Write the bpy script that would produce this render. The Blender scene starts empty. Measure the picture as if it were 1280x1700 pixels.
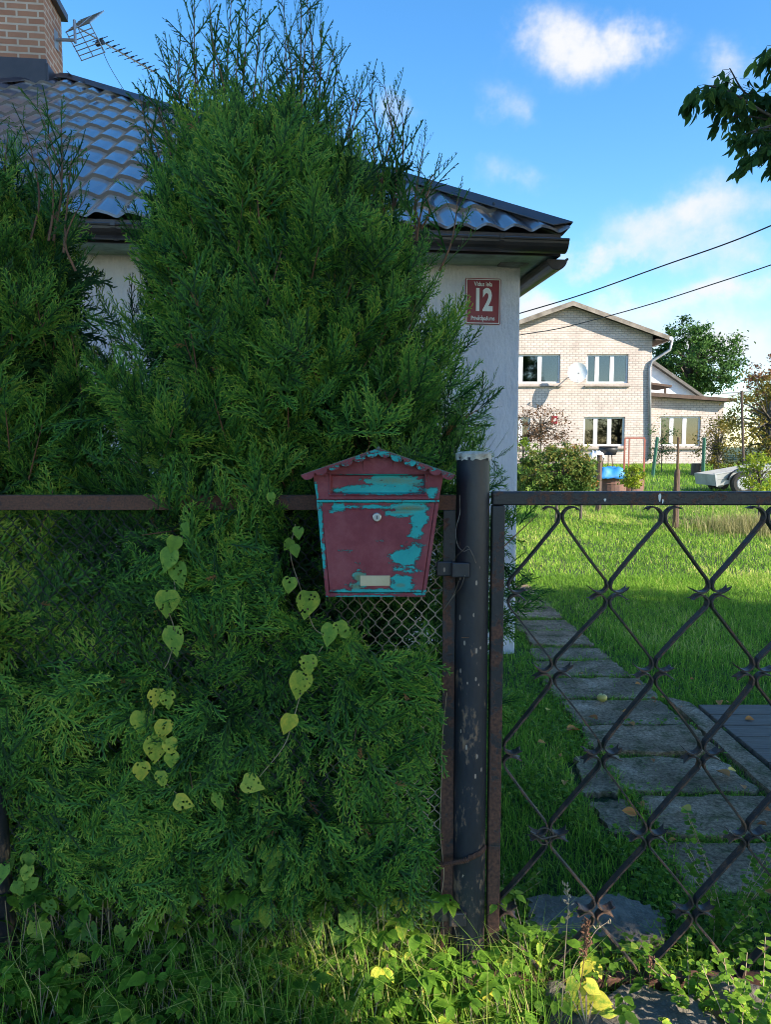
import bpy, math, random
import numpy as np
from mathutils import Vector, Matrix
C = bpy.context.scene.collection
sc = bpy.context.scene
R = math.radians
# ---------------- camera, sky, sun, exposure ----------------
PITCH = R(5.0); EYE = 1.48; FPX = 1250.0          # focal length in pixels of the 1280x1700 frame
cam_d = bpy.data.cameras.new('camera'); cam = bpy.data.objects.new('camera', cam_d); C.objects.link(cam)
cam.location = (0, 0, EYE); cam.rotation_euler = (R(90) - PITCH, 0, 0)
cam_d.sensor_fit = 'VERTICAL'; cam_d.sensor_height = 24.0; cam_d.lens = 24.0 * FPX / 1700.0
cam_d.clip_start = 0.05; cam_d.clip_end = 2000
sc.camera = cam
SUN = Vector((0.95, -0.60, 0.62)).normalized()
SUN_EL = math.asin(SUN.z); SUN_AZ = math.atan2(SUN.x, SUN.y)
sun_d = bpy.data.lights.new('sun', 'SUN'); sun = bpy.data.objects.new('sun', sun_d); C.objects.link(sun)
sun_d.energy = 2.9; sun_d.angle = R(0.53); sun_d.color = (1.0, 0.90, 0.74)
sun.rotation_euler = SUN.to_track_quat('Z', 'Y').to_euler()
sc.view_settings.view_transform = 'Standard'; sc.view_settings.look = 'None'
sc.view_settings.gamma = 1.0; sc.view_settings.exposure = 1.95
sc.cycles.filter_width = 1.0; sc.cycles.max_bounces = 6; sc.cycles.transparent_max_bounces = 12

def ray(x, y):
    a = (x - 640) / FPX; b = (850 - y) / FPX
    return np.array([a, math.cos(PITCH) + b * math.sin(PITCH), -math.sin(PITCH) + b * math.cos(PITCH)])
def atY(x, y, Y):
    d = ray(x, y); return d * (Y / d[1]) + np.array([0, 0, EYE])
def atZ(x, y, z=0.0):
    d = ray(x, y); return d * ((z - EYE) / d[2]) + np.array([0, 0, EYE])

# ---- node helpers
def nn(nt, typ, **kw):
    n = nt.nodes.new(typ)
    for k, v in kw.items():
        if k.startswith('i_'):
            k2 = k[2:]; k2 = int(k2) if k2.isdigit() else k2.replace('_', ' ')
            n.inputs[k2].default_value = v
        else: setattr(n, k, v)
    return n
def mth(nt, op, a, b=None, c=None, clamp=False):
    n = nt.nodes.new('ShaderNodeMath'); n.operation = op; n.use_clamp = clamp
    for i, v in enumerate((a, b, c)):
        if v is None: continue
        if isinstance(v, (int, float)): n.inputs[i].default_value = v
        else: nt.links.new(v, n.inputs[i])
    return n.outputs[0]
def ramp(nt, fac, stops, interp='LINEAR'):
    n = nt.nodes.new('ShaderNodeValToRGB'); cr = n.color_ramp; cr.interpolation = interp
    while len(cr.elements) < len(stops): cr.elements.new(0.5)
    for e, (p, c) in zip(cr.elements, stops): e.position = p; e.color = (*c, 1) if len(c) == 3 else c
    nt.links.new(fac, n.inputs[0]); return n.outputs[0]
def mixc(nt, fac, a, b):
    n = nt.nodes.new('ShaderNodeMix'); n.data_type = 'RGBA'
    for s, v in ((n.inputs[0], fac), (n.inputs[6], a), (n.inputs[7], b)):
        if isinstance(v, (int, float)): s.default_value = v
        elif isinstance(v, tuple): s.default_value = (*v, 1) if len(v) == 3 else v
        else: nt.links.new(v, s)
    return n.outputs[2]

# ---- world: physical sky with a few clouds given by direction
w = bpy.data.worlds.new('World'); sc.world = w; w.use_nodes = True
nt = w.node_tree; nt.nodes.clear()
sky = nn(nt, 'ShaderNodeTexSky', sky_type='NISHITA', sun_disc=False, sun_elevation=SUN_EL, sun_rotation=SUN_AZ,
         air_density=1.0, dust_density=0.25, ozone_density=2.2, altitude=10)
tc = nn(nt, 'ShaderNodeTexCoord'); sep = nn(nt, 'ShaderNodeSeparateXYZ'); nt.links.new(tc.outputs['Generated'], sep.inputs[0])
yy = mth(nt, 'MAXIMUM', sep.outputs[1], 0.05)
qx = mth(nt, 'DIVIDE', sep.outputs[0], yy); qz = mth(nt, 'DIVIDE', sep.outputs[2], yy)
wn = nn(nt, 'ShaderNodeTexNoise', i_Scale=7.0, i_Detail=7.0, i_Roughness=0.62); nt.links.new(tc.outputs['Generated'], wn.inputs['Vector'])
mp = nn(nt, 'ShaderNodeMapping'); mp.inputs['Scale'].default_value = (1, 1, 2.4); nt.links.new(tc.outputs['Generated'], mp.inputs[0])
wn2 = nn(nt, 'ShaderNodeTexNoise', i_Scale=3.3, i_Detail=9.0, i_Roughness=0.66, i_Distortion=0.6); nt.links.new(mp.outputs[0], wn2.inputs['Vector'])
clouds = [(985, 35, 60, 40, .85), (1040, 55, 40, 30, .6), (1010, 100, 45, 34, .6), (935, 60, 40, 40, .45), (885, 188, 50, 22, .5), (870, 150, 40, 40, .25), (1200, 115, 60, 40, .85), (950, 495, 120, 30, .8), (930, 470, 70, 22, .4),
          (1180, 492, 90, 20, .9), (1190, 425, 65, 30, .65), (1060, 410, 110, 18, .4), (1060, 545, 220, 35, .5), (1250, 590, 90, 35, .6), (1110, 365, 100, 22, .6), (985, 402, 50, 14, .7), (1220, 340, 90, 25, .5),
          (690, 205, 45, 25, .42), (840, 290, 45, 25, .45), (1230, 600, 120, 25, .5), (1130, 300, 260, 60, .12), (400, 700, 600, 120, .5)]
wv = nn(nt, 'ShaderNodeTexNoise', i_Scale=5.0, i_Detail=6.0, i_Roughness=0.6); nt.links.new(tc.outputs['Generated'], wv.inputs['Vector'])
ws = nn(nt, 'ShaderNodeSeparateColor'); nt.links.new(wv.outputs['Color'], ws.inputs[0])
qx = mth(nt, 'ADD', qx, mth(nt, 'MULTIPLY', mth(nt, 'SUBTRACT', ws.outputs[0], .5), .30)); qz = mth(nt, 'ADD', qz, mth(nt, 'MULTIPLY', mth(nt, 'SUBTRACT', ws.outputs[1], .5), .20))
tot = None
for (cx, cy, sx, sy, st) in clouds:
    d = ray(cx, cy); ax, az = d[0] / d[1], d[2] / d[1]
    a = mth(nt, 'MULTIPLY', mth(nt, 'SUBTRACT', qx, float(ax)), FPX / sx); b = mth(nt, 'MULTIPLY', mth(nt, 'SUBTRACT', qz, float(az)), FPX / sy * 0.93)
    r2 = mth(nt, 'ADD', mth(nt, 'MULTIPLY', a, a), mth(nt, 'MULTIPLY', b, b))
    g = mth(nt, 'MULTIPLY', mth(nt, 'EXPONENT', mth(nt, 'MULTIPLY', r2, -0.7)), st)
    tot = g if tot is None else mth(nt, 'ADD', tot, g)
nz = mth(nt, 'MULTIPLY', mth(nt, 'SUBTRACT', wn.outputs[0], 0.5), 3.2)
nz2 = mth(nt, 'MULTIPLY', mth(nt, 'SUBTRACT', wn2.outputs[0], 0.5), 1.1)
m_ = mth(nt, 'MULTIPLY', tot, mth(nt, 'ADD', mth(nt, 'ADD', nz, nz2), 1.0))
m_ = nn(nt, 'ShaderNodeMapRange', interpolation_type='SMOOTHSTEP', i_1=0.15, i_2=1.35); nt.links.new(mth(nt, 'MULTIPLY', tot, mth(nt, 'ADD', mth(nt, 'ADD', nz, nz2), 1.0)), m_.inputs[0])
hs = nn(nt, 'ShaderNodeHueSaturation', i_Saturation=1.30, i_Value=1.0); nt.links.new(sky.outputs[0], hs.inputs['Color'])
ccol = mixc(nt, m_.outputs[0], hs.outputs[0], (2.9, 2.95, 3.05))
bg = nn(nt, 'ShaderNodeBackground', i_Strength=0.085); nt.links.new(ccol, bg.inputs[0])
wo = nn(nt, 'ShaderNodeOutputWorld'); nt.links.new(bg.outputs[0], wo.inputs[0])

# ---------------- mesh helpers ----------------
def tag(o, label=None, cat=None, group=None, kind=None):
    if label: o['label'] = label
    if cat: o['category'] = cat
    if group: o['group'] = group
    if kind: o['kind'] = kind
    return o
def empty(name, loc=(0, 0, 0), rz=0.0):
    o = bpy.data.objects.new(name, None); o.location = loc; o.rotation_euler = (0, 0, rz); o.empty_display_size = .1
    C.objects.link(o); return o
def link(name, me, mats, parent=None, smooth=False, bevel=0):
    if not isinstance(mats, (list, tuple)): mats = [mats]
    for m in mats: me.materials.append(m)
    if smooth: me.polygons.foreach_set('use_smooth', [True] * len(me.polygons))
    o = bpy.data.objects.new(name, me); C.objects.link(o)
    if parent is not None: o.parent = parent
    if bevel:
        b = o.modifiers.new('bevel', 'BEVEL'); b.width = bevel; b.segments = 2; b.limit_method = 'ANGLE'; b.angle_limit = R(40)
    return o
def quads_mesh(name, V, Q, attrs=None, smooth=False):
    V = np.asarray(V, dtype=np.float32); Q = np.asarray(Q, dtype=np.int32)
    me = bpy.data.meshes.new(name)
    me.vertices.add(len(V)); me.vertices.foreach_set('co', V.ravel())
    k = Q.shape[1]
    me.loops.add(Q.size); me.loops.foreach_set('vertex_index', Q.ravel())
    me.polygons.add(len(Q)); me.polygons.foreach_set('loop_start', np.arange(0, Q.size, k, dtype=np.int32))
    try: me.polygons.foreach_set('loop_total', np.full(len(Q), k, dtype=np.int32))
    except Exception: pass
    me.update(calc_edges=True)
    for an, av in (attrs or {}).items():
        at = me.attributes.new(an, 'FLOAT', 'POINT'); at.data.foreach_set('value', np.asarray(av, dtype=np.float32))
    if smooth: me.polygons.foreach_set('use_smooth', [True] * len(me.polygons))
    return me
class MB:
    def __init__(s): s.v = []; s.f = []; s.m = []; s.mi = 0
    def add(s, vs, fs):
        b = len(s.v); s.v += [tuple(map(float, v)) for v in vs]; s.f += [tuple(b + i for i in f) for f in fs]; s.m += [s.mi] * len(fs)
    def box(s, x0, x1, y0, y1, z0, z1):
        s.add([(x0, y0, z0), (x1, y0, z0), (x1, y1, z0), (x0, y1, z0), (x0, y0, z1), (x1, y0, z1), (x1, y1, z1), (x0, y1, z1)],
              [(0, 3, 2, 1), (4, 5, 6, 7), (0, 1, 5, 4), (1, 2, 6, 5), (2, 3, 7, 6), (3, 0, 4, 7)])
    def tube(s, pts, r, n=6, caps=True):
        P = [Vector(p) for p in pts]; rr = r if isinstance(r, (list, tuple)) else [r] * len(P)
        vs = []; fs = []; nrm = None
        for i, p in enumerate(P):
            t = (P[min(i + 1, len(P) - 1)] - P[max(i - 1, 0)])
            if t.length < 1e-9: t = Vector((0, 0, 1))
            t.normalize()
            if nrm is None: nrm = t.orthogonal().normalized()
            else:
                nrm = nrm - t * nrm.dot(t)
                nrm = nrm.normalized() if nrm.length > 1e-6 else t.orthogonal().normalized()
            b = t.cross(nrm)
            for k in range(n):
                a = 2 * math.pi * k / n; vs.append(p + (nrm * math.cos(a) + b * math.sin(a)) * rr[i])
        for i in range(len(P) - 1):
            for k in range(n):
                k2 = (k + 1) % n; fs.append((i * n + k, i * n + k2, (i + 1) * n + k2, (i + 1) * n + k))
        if caps: fs.append(tuple(range(n - 1, -1, -1))); fs.append(tuple((len(P) - 1) * n + k for k in range(n)))
        s.add(vs, fs)
    def prism(s, outline, y0, y1):          # outline in (x, z), extruded along y
        n = len(outline)
        vs = [(x, y0, z) for x, z in outline] + [(x, y1, z) for x, z in outline]
        fs = [tuple(range(n)), tuple(range(2 * n - 1, n - 1, -1))] + [(i, i + n, (i + 1) % n + n, (i + 1) % n) for i in range(n)]
        s.add(vs, fs)
    def slab(s, poly, z0, z1):              # polygon in (x, y), extruded along z
        n = len(poly)
        vs = [(x, y, z0) for x, y in poly] + [(x, y, z1) for x, y in poly]
        fs = [tuple(range(n - 1, -1, -1)), tuple(range(n, 2 * n))] + [(i, (i + 1) % n, (i + 1) % n + n, i + n) for i in range(n)]
        s.add(vs, fs)
    def build(s, name, mats, parent=None, smooth=False, bevel=0):
        me = bpy.data.meshes.new(name); me.from_pydata(s.v, [], s.f)
        if len(set(s.m)) > 1: me.polygons.foreach_set('material_index', s.m)
        me.update()
        return link(name, me, mats, parent, smooth, bevel)
def box_ob(name, b, mat, parent=None, bevel=0):
    m = MB(); m.box(*b); return m.build(name, mat, parent, bevel=bevel)
def catmull(P, k=5):
    P = [np.array(p, float) for p in P]; P = [2 * P[0] - P[1]] + P + [2 * P[-1] - P[-2]]; out = []
    for i in range(1, len(P) - 2):
        for j in range(k):
            t = j / k; a, b, c, d = P[i - 1:i + 3]
            out.append(.5 * ((2 * b) + (c - a) * t + (2 * a - 5 * b + 4 * c - d) * t * t + (3 * b - a - 3 * c + d) * t ** 3))
    out.append(P[-2]); return out
def instance(T_V, T_Q, pos, rot, scl, tone_t=None, tone_i=None):
    """N copies of a quad template: pos (N,3), rot (N,3,3) columns = axes, scl (N,)"""
    N = len(pos); k = len(T_V)
    V = np.einsum('nij,kj->nki', rot, T_V) * scl[:, None, None] + pos[:, None, :]
    Q = (T_Q[None] + (np.arange(N) * k)[:, None, None]).reshape(-1, 4)
    t = None
    if tone_i is not None:
        t = (tone_i[:, None] + (tone_t[None] if tone_t is not None else 0) * np.ones((1, k))).ravel()
    return V.reshape(-1, 3), Q, t
def merge(parts):
    Vs, Qs, Ts, b = [], [], [], 0
    for V, Q, T in parts:
        Vs.append(V); Qs.append(Q + b); Ts.append(T if T is not None else np.zeros(len(V))); b += len(V)
    return np.concatenate(Vs), np.concatenate(Qs), np.concatenate(Ts)
def frames(d, nrm):
    """rotation matrices with local Y = d, local Z ~ nrm"""
    d = d / np.linalg.norm(d, axis=1, keepdims=True)
    x = np.cross(d, nrm); x /= np.linalg.norm(x, axis=1, keepdims=True) + 1e-9
    z = np.cross(x, d)
    return np.stack([x, d, z], axis=2)

# ---------------- materials ----------------
def mat(name):
    m = bpy.data.materials.new(name); m.use_nodes = True; nt = m.node_tree
    b = nt.nodes['Principled BSDF']; return m, nt, b
def simple(name, col, rough=.7, col2=None, scale=8., bump=0., metal=0., stretch=(1, 1, 1), lo=.35, hi=.65, spec=.5, coat=0., bscale=None):
    m, nt, b = mat(name)
    tc = nn(nt, 'ShaderNodeTexCoord'); mp = nn(nt, 'ShaderNodeMapping'); mp.inputs['Scale'].default_value = stretch
    nt.links.new(tc.outputs['Object'], mp.inputs[0])
    no = nn(nt, 'ShaderNodeTexNoise', i_Scale=scale, i_Detail=8.0, i_Roughness=0.65); nt.links.new(mp.outputs[0], no.inputs['Vector'])
    c2 = col2 or tuple(c * .78 for c in col)
    nt.links.new(ramp(nt, no.outputs[0], [(lo, col), (hi, c2)]), b.inputs['Base Color'])
    b.inputs['Roughness'].default_value = rough; b.inputs['Metallic'].default_value = metal
    b.inputs['Specular IOR Level'].default_value = spec; b.inputs['Coat Weight'].default_value = coat
    if bump:
        n2 = nn(nt, 'ShaderNodeTexNoise', i_Scale=bscale or scale * 4, i_Detail=6.0, i_Roughness=.6); nt.links.new(mp.outputs[0], n2.inputs['Vector'])
        bp = nn(nt, 'ShaderNodeBump', i_Strength=min(1., bump * 2), i_Distance=bump * .02); nt.links.new(n2.outputs[0], bp.inputs['Height']); nt.links.new(bp.outputs[0], b.inputs['Normal'])
    return m
def rusty(name, paint, rust, rust2, amount=.5, scale=14., rough=.5, stretch=(1, 1, 1), chips=.0, chip_col=(.45, .4, .36), low_rust=None):
    """old paint with rust breaking through; low_rust=(z0, z1) more of it lower down the piece"""
    m, nt, b = mat(name)
    tc = nn(nt, 'ShaderNodeTexCoord'); mp = nn(nt, 'ShaderNodeMapping'); mp.inputs['Scale'].default_value = stretch
    nt.links.new(tc.outputs['Object'], mp.inputs[0])
    no = nn(nt, 'ShaderNodeTexNoise', i_Scale=scale, i_Detail=10.0, i_Roughness=.7); nt.links.new(mp.outputs[0], no.inputs['Vector'])
    n2 = nn(nt, 'ShaderNodeTexNoise', i_Scale=scale * 7, i_Detail=4.0); nt.links.new(mp.outputs[0], n2.inputs['Vector'])
    f = no.outputs[0]
    if low_rust:
        sp = nn(nt, 'ShaderNodeSeparateXYZ'); nt.links.new(tc.outputs['Object'], sp.inputs[0])
        g = nn(nt, 'ShaderNodeMapRange', i_1=low_rust[1], i_2=low_rust[0], i_3=0., i_4=.22); nt.links.new(sp.outputs[2], g.inputs[0])
        f = mth(nt, 'ADD', f, g.outputs[0])
    f = mth(nt, 'ADD', f, mth(nt, 'MULTIPLY', mth(nt, 'SUBTRACT', n2.outputs[0], .5), .22))
    msk = nn(nt, 'ShaderNodeMapRange', i_1=1 - amount - .03, i_2=1 - amount + .03); nt.links.new(f, msk.inputs[0])
    rc = ramp(nt, n2.outputs[0], [(.3, rust), (.7, rust2)])
    pc = ramp(nt, no.outputs[0], [(.3, paint), (.7, tuple(min(1, c * 1.5 + .006) for c in paint))])
    col = mixc(nt, msk.outputs[0], pc, rc)
    if chips:
        vo = nn(nt, 'ShaderNodeTexVoronoi', i_Scale=scale * 3.3); nt.links.new(mp.outputs[0], vo.inputs['Vector'])
        n3 = nn(nt, 'ShaderNodeTexNoise', i_Scale=scale * .8, i_Detail=2.0); nt.links.new(mp.outputs[0], n3.inputs['Vector'])
        ck = mth(nt, 'MULTIPLY', mth(nt, 'LESS_THAN', vo.outputs['Distance'], chips), mth(nt, 'GREATER_THAN', n3.outputs[0], .54))
        col = mixc(nt, ck, col, chip_col)
    nt.links.new(col, b.inputs['Base Color'])
    rr = nn(nt, 'ShaderNodeMapRange', i_3=rough, i_4=.9); nt.links.new(msk.outputs[0], rr.inputs[0]); nt.links.new(rr.outputs[0], b.inputs['Roughness'])
    bp = nn(nt, 'ShaderNodeBump', i_Strength=.7, i_Distance=.0016)
    nt.links.new(mth(nt, 'ADD', mth(nt, 'MULTIPLY', msk.outputs[0], .4), mth(nt, 'MULTIPLY', n2.outputs[0], .6)), bp.inputs['Height']); nt.links.new(bp.outputs[0], b.inputs['Normal'])
    return m
def leafmat(name, stops, rough=.55, trans=.25, holes=0., spec=.35, attr='tone', gain=1.0, mott=0.):
    m, nt, b = mat(name); rough = max(rough, .6); spec = .16; stops = [(p, tuple(min(.9, v * gain) for v in c)) for p, c in stops]
    at = nn(nt, 'ShaderNodeAttribute', attribute_name=attr)
    fac = at.outputs['Fac']
    if mott:
        tcn = nn(nt, 'ShaderNodeTexCoord'); nz_ = nn(nt, 'ShaderNodeTexNoise', i_Scale=90., i_Detail=4., i_Roughness=.7); nt.links.new(tcn.outputs['Object'], nz_.inputs['Vector']); fac = mth(nt, 'ADD', fac, mth(nt, 'MULTIPLY', mth(nt, 'SUBTRACT', nz_.outputs[0], .5), mott))
    col = ramp(nt, fac, stops)
    if mott:
        bpn = nn(nt, 'ShaderNodeBump', i_Strength=.6, i_Distance=.002); nt.links.new(nz_.outputs[0], bpn.inputs['Height']); nt.links.new(bpn.outputs[0], b.inputs['Normal'])
    nt.links.new(col, b.inputs['Base Color']); b.inputs['Roughness'].default_value = rough; b.inputs['Specular IOR Level'].default_value = spec
    out = nt.nodes['Material Output']; sh = b.outputs[0]
    if trans:
        tr = nn(nt, 'ShaderNodeBsdfTranslucent'); nt.links.new(col, tr.inputs[0])
        mx = nn(nt, 'ShaderNodeMixShader', i_0=trans); nt.links.new(sh, mx.inputs[1]); nt.links.new(tr.outputs[0], mx.inputs[2]); sh = mx.outputs[0]
    if holes:
        tc = nn(nt, 'ShaderNodeTexCoord'); vo = nn(nt, 'ShaderNodeTexVoronoi', i_Scale=95.); nt.links.new(tc.outputs['Object'], vo.inputs['Vector'])
        n3 = nn(nt, 'ShaderNodeTexNoise', i_Scale=22., i_Detail=2.); nt.links.new(tc.outputs['Object'], n3.inputs['Vector'])
        hk = mth(nt, 'MULTIPLY', mth(nt, 'LESS_THAN', vo.outputs['Distance'], holes), mth(nt, 'GREATER_THAN', n3.outputs[0], .5))
        tp = nn(nt, 'ShaderNodeBsdfTransparent'); mx = nn(nt, 'ShaderNodeMixShader'); nt.links.new(hk, mx.inputs[0]); nt.links.new(sh, mx.inputs[1]); nt.links.new(tp.outputs[0], mx.inputs[2]); sh = mx.outputs[0]
    nt.links.new(sh, out.inputs[0]); return m
def bricks(name, c1, c2, mortar, bw, bh, ms, rough=.9, rotxy=True):
    m, nt, b = mat(name)
    tc = nn(nt, 'ShaderNodeTexCoord'); sp = nn(nt, 'ShaderNodeSeparateXYZ'); nt.links.new(tc.outputs['Object'], sp.inputs[0])
    cb = nn(nt, 'ShaderNodeCombineXYZ'); nt.links.new(mth(nt, 'ADD', sp.outputs[0], sp.outputs[1]), cb.inputs[0]); nt.links.new(sp.outputs[2], cb.inputs[1])
    br = nn(nt, 'ShaderNodeTexBrick', i_Scale=1.0, i_Mortar_Size=ms, i_Brick_Width=bw, i_Row_Height=bh, i_Bias=0., i_Mortar_Smooth=.15)
    br.inputs['Color1'].default_value = (*c1, 1); br.inputs['Color2'].default_value = (*c2, 1); br.inputs['Mortar'].default_value = (*mortar, 1)
    nt.links.new(cb.outputs[0], br.inputs['Vector'])
    no = nn(nt, 'ShaderNodeTexNoise', i_Scale=1.3, i_Detail=8., i_Roughness=.7); nt.links.new(tc.outputs['Object'], no.inputs['Vector'])
    hv = nn(nt, 'ShaderNodeHueSaturation'); nt.links.new(br.outputs[0], hv.inputs['Color'])
    mr = nn(nt, 'ShaderNodeMapRange', i_1=.3, i_2=.7, i_3=.72, i_4=1.15); nt.links.new(no.outputs[0], mr.inputs[0]); nt.links.new(mr.outputs[0], hv.inputs['Value'])
    nt.links.new(hv.outputs[0], b.inputs['Base Color']); b.inputs['Roughness'].default_value = rough
    bp = nn(nt, 'ShaderNodeBump', invert=True, i_Strength=.6, i_Distance=.008); nt.links.new(br.outputs['Fac'], bp.inputs['Height']); nt.links.new(bp.outputs[0], b.inputs['Normal'])
    return m

M = {}
M['stucco'] = simple('white_stucco', (.70, .68, .73), .9, (.53, .52, .58), 2.2, 1., bscale=30., lo=.3, hi=.72, stretch=(1, 1, .45))
M['stone_trim'] = simple('old_board', (.42, .40, .38), .9, (.2, .18, .16), 9., .2)
M['roof'] = simple('brown_roof_steel', (.105, .085, .100), .36, (.16, .14, .13), 1.6, .25, spec=1.0, coat=1.0, lo=.42, hi=.85, bscale=7.)
M['roof_trim'] = simple('brown_trim_steel', (.040, .028, .032), .42, (.065, .045, .045), 5., 0, spec=.6)
M['gutter'] = simple('dark_gutter', (.022, .017, .019), .38, (.045, .034, .034), 6., 0, spec=.6)
M['soffit'] = simple('green_grey_soffit', (.42, .50, .36), .8, (.2, .25, .18), 6.)
M['chimney'] = bricks('chimney_brick', (.56, .25, .14), (.46, .19, .105), (.70, .50, .36), .215, .072, .011)
M['far_brick'] = bricks('silicate_brick', (.62, .525, .47), (.54, .455, .405), (.35, .30, .27), .26, .098, .013)
M['white_paint'] = simple('white_paint', (.8, .8, .82), .5, (.68, .68, .7), 5.)
M['grey_roof'] = simple('grey_roof_sheet', (.16, .15, .14), .8, (.1, .09, .08), 3.)
M['roof_edge'] = simple('weathered_roof_edge', (.30, .26, .22), .8, (.12, .10, .08), 2.)
M['zinc'] = simple('zinc_pipe', (.45, .46, .48), .5, (.3, .3, .32), 3., metal=.5)
M['alu'] = simple('aluminium', (.62, .62, .62), .35, (.45, .45, .45), 8., metal=.8)
M['plastic_black'] = simple('black_plastic', (.02, .02, .022), .5)
M['red_enamel'] = simple('red_enamel', (.20, .010, .022), .30, (.25, .018, .028), 6., spec=.5)
M['white_enamel'] = simple('white_enamel', (.78, .78, .76), .35, (.68, .68, .66), 8.)
M['black_iron'] = rusty('black_painted_iron', (.014, .014, .018), (.17, .075, .045), (.08, .042, .03), .44, 26., .42, chips=.10, chip_col=(.20, .15, .12))
M['lattice'] = rusty('lattice_iron', (.022, .018, .019), (.17, .09, .055), (.075, .045, .032), .47, 26., .45)
M['post'] = rusty('post_paint', (.018, .020, .027), (.13, .07, .045), (.24, .16, .105), .34, 15., .42, chips=.16, chip_col=(.33, .26, .21), stretch=(1, 1, .45), low_rust=(-.6, 1.2))
M['rust'] = rusty('rusty_angle_iron', (.045, .033, .032), (.17, .075, .045), (.08, .04, .03), .62, 30., .6)
M['rust_heavy'] = rusty('flaking_rusty_stile', (.018, .018, .022), (.16, .07, .045), (.05, .028, .022), .42, 16., .5, low_rust=(.1, 1.35))
M['wire'] = simple('galvanised_wire', (.34, .28, .22), .5, (.045, .038, .035), 3.5, metal=.4, lo=.42, hi=.6)
M['wire_dark'] = simple('old_dark_wire', (.045, .042, .045), .6, (.10, .07, .05), 30., metal=.3)
M['cap'] = simple('flaking_cream_cap', (.85, .78, .68), .7, (.45, .30, .18), 45., .5, lo=.45, hi=.7)
M['bark'] = simple('bark', (.16, .10, .065), .9, (.09, .055, .035), 14., .8, stretch=(1, 1, .25))
M['twig'] = simple('thuja_twig', (.25, .12, .065), .85, (.15, .075, .045), 20.)
M['bark_grey'] = simple('grey_bark', (.14, .12, .10), .9, (.08, .07, .055), 14., .8, stretch=(1, 1, .25))
M['wood'] = simple('grey_weathered_wood', (.19, .16, .135), .85, (.10, .085, .072), 3., .4, stretch=(1, 18, 18))
M['wood_post'] = simple('brown_post_wood', (.13, .085, .065), .9, (.07, .05, .04), 6., .4, stretch=(1, 1, .2))
M['green_paint'] = simple('green_painted_post', (.02, .12, .07), .5, (.015, .08, .05), 6.)
M['red_paint'] = simple('red_steel', (.35, .10, .07), .7, (.20, .07, .05), 6.)
M['blue_tarp'] = simple('blue_tarp', (.03, .25, .62), .5, (.02, .16, .45), 5.)
M['rust_red'] = simple('rusty_drum', (.20, .10, .075), .8, (.11, .06, .05), 5., .3)
M['trailer'] = simple('galvanised_trailer', (.40, .41, .41), .5, (.28, .29, .29), 3., metal=.4)
M['tyre'] = simple('tyre_rubber', (.025, .024, .024), .85)
M['concrete_rough'] = simple('rough_concrete', (.26, .225, .185), .95, (.12, .105, .085), 7., 1., bscale=24.)
M['dry'] = leafmat('dry_leaf', [(0, (.30, .10, .04)), (.5, (.60, .24, .08)), (1, (.75, .55, .12))], .7, .15)
M['apple'] = simple('yellow_apple', (.55, .42, .10), .4, (.42, .36, .08), 20.)
M['stalk'] = simple('dry_stalk', (.42, .34, .22), .8, (.3, .2, .12), 20.)
M['seed'] = simple('seed_heads', (.22, .10, .055), .9, (.14, .07, .04), 40.)
def pane_mat():
    m, nt, b = mat('window_glass')
    gl = nn(nt, 'ShaderNodeBsdfGlossy', i_Roughness=.03); tp = nn(nt, 'ShaderNodeBsdfTransparent'); tp.inputs[0].default_value = (.55, .6, .6, 1); mx = nn(nt, 'ShaderNodeMixShader', i_0=.11); nt.links.new(tp.outputs[0], mx.inputs[1]); nt.links.new(gl.outputs[0], mx.inputs[2]); nt.links.new(mx.outputs[0], nt.nodes['Material Output'].inputs[0])
    return m
M['glass'] = pane_mat()
M['curtain'] = simple('curtain_cloth', (.04, .045, .055), .9, (.008, .008, .008), 9., stretch=(3, 1, .1))
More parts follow.
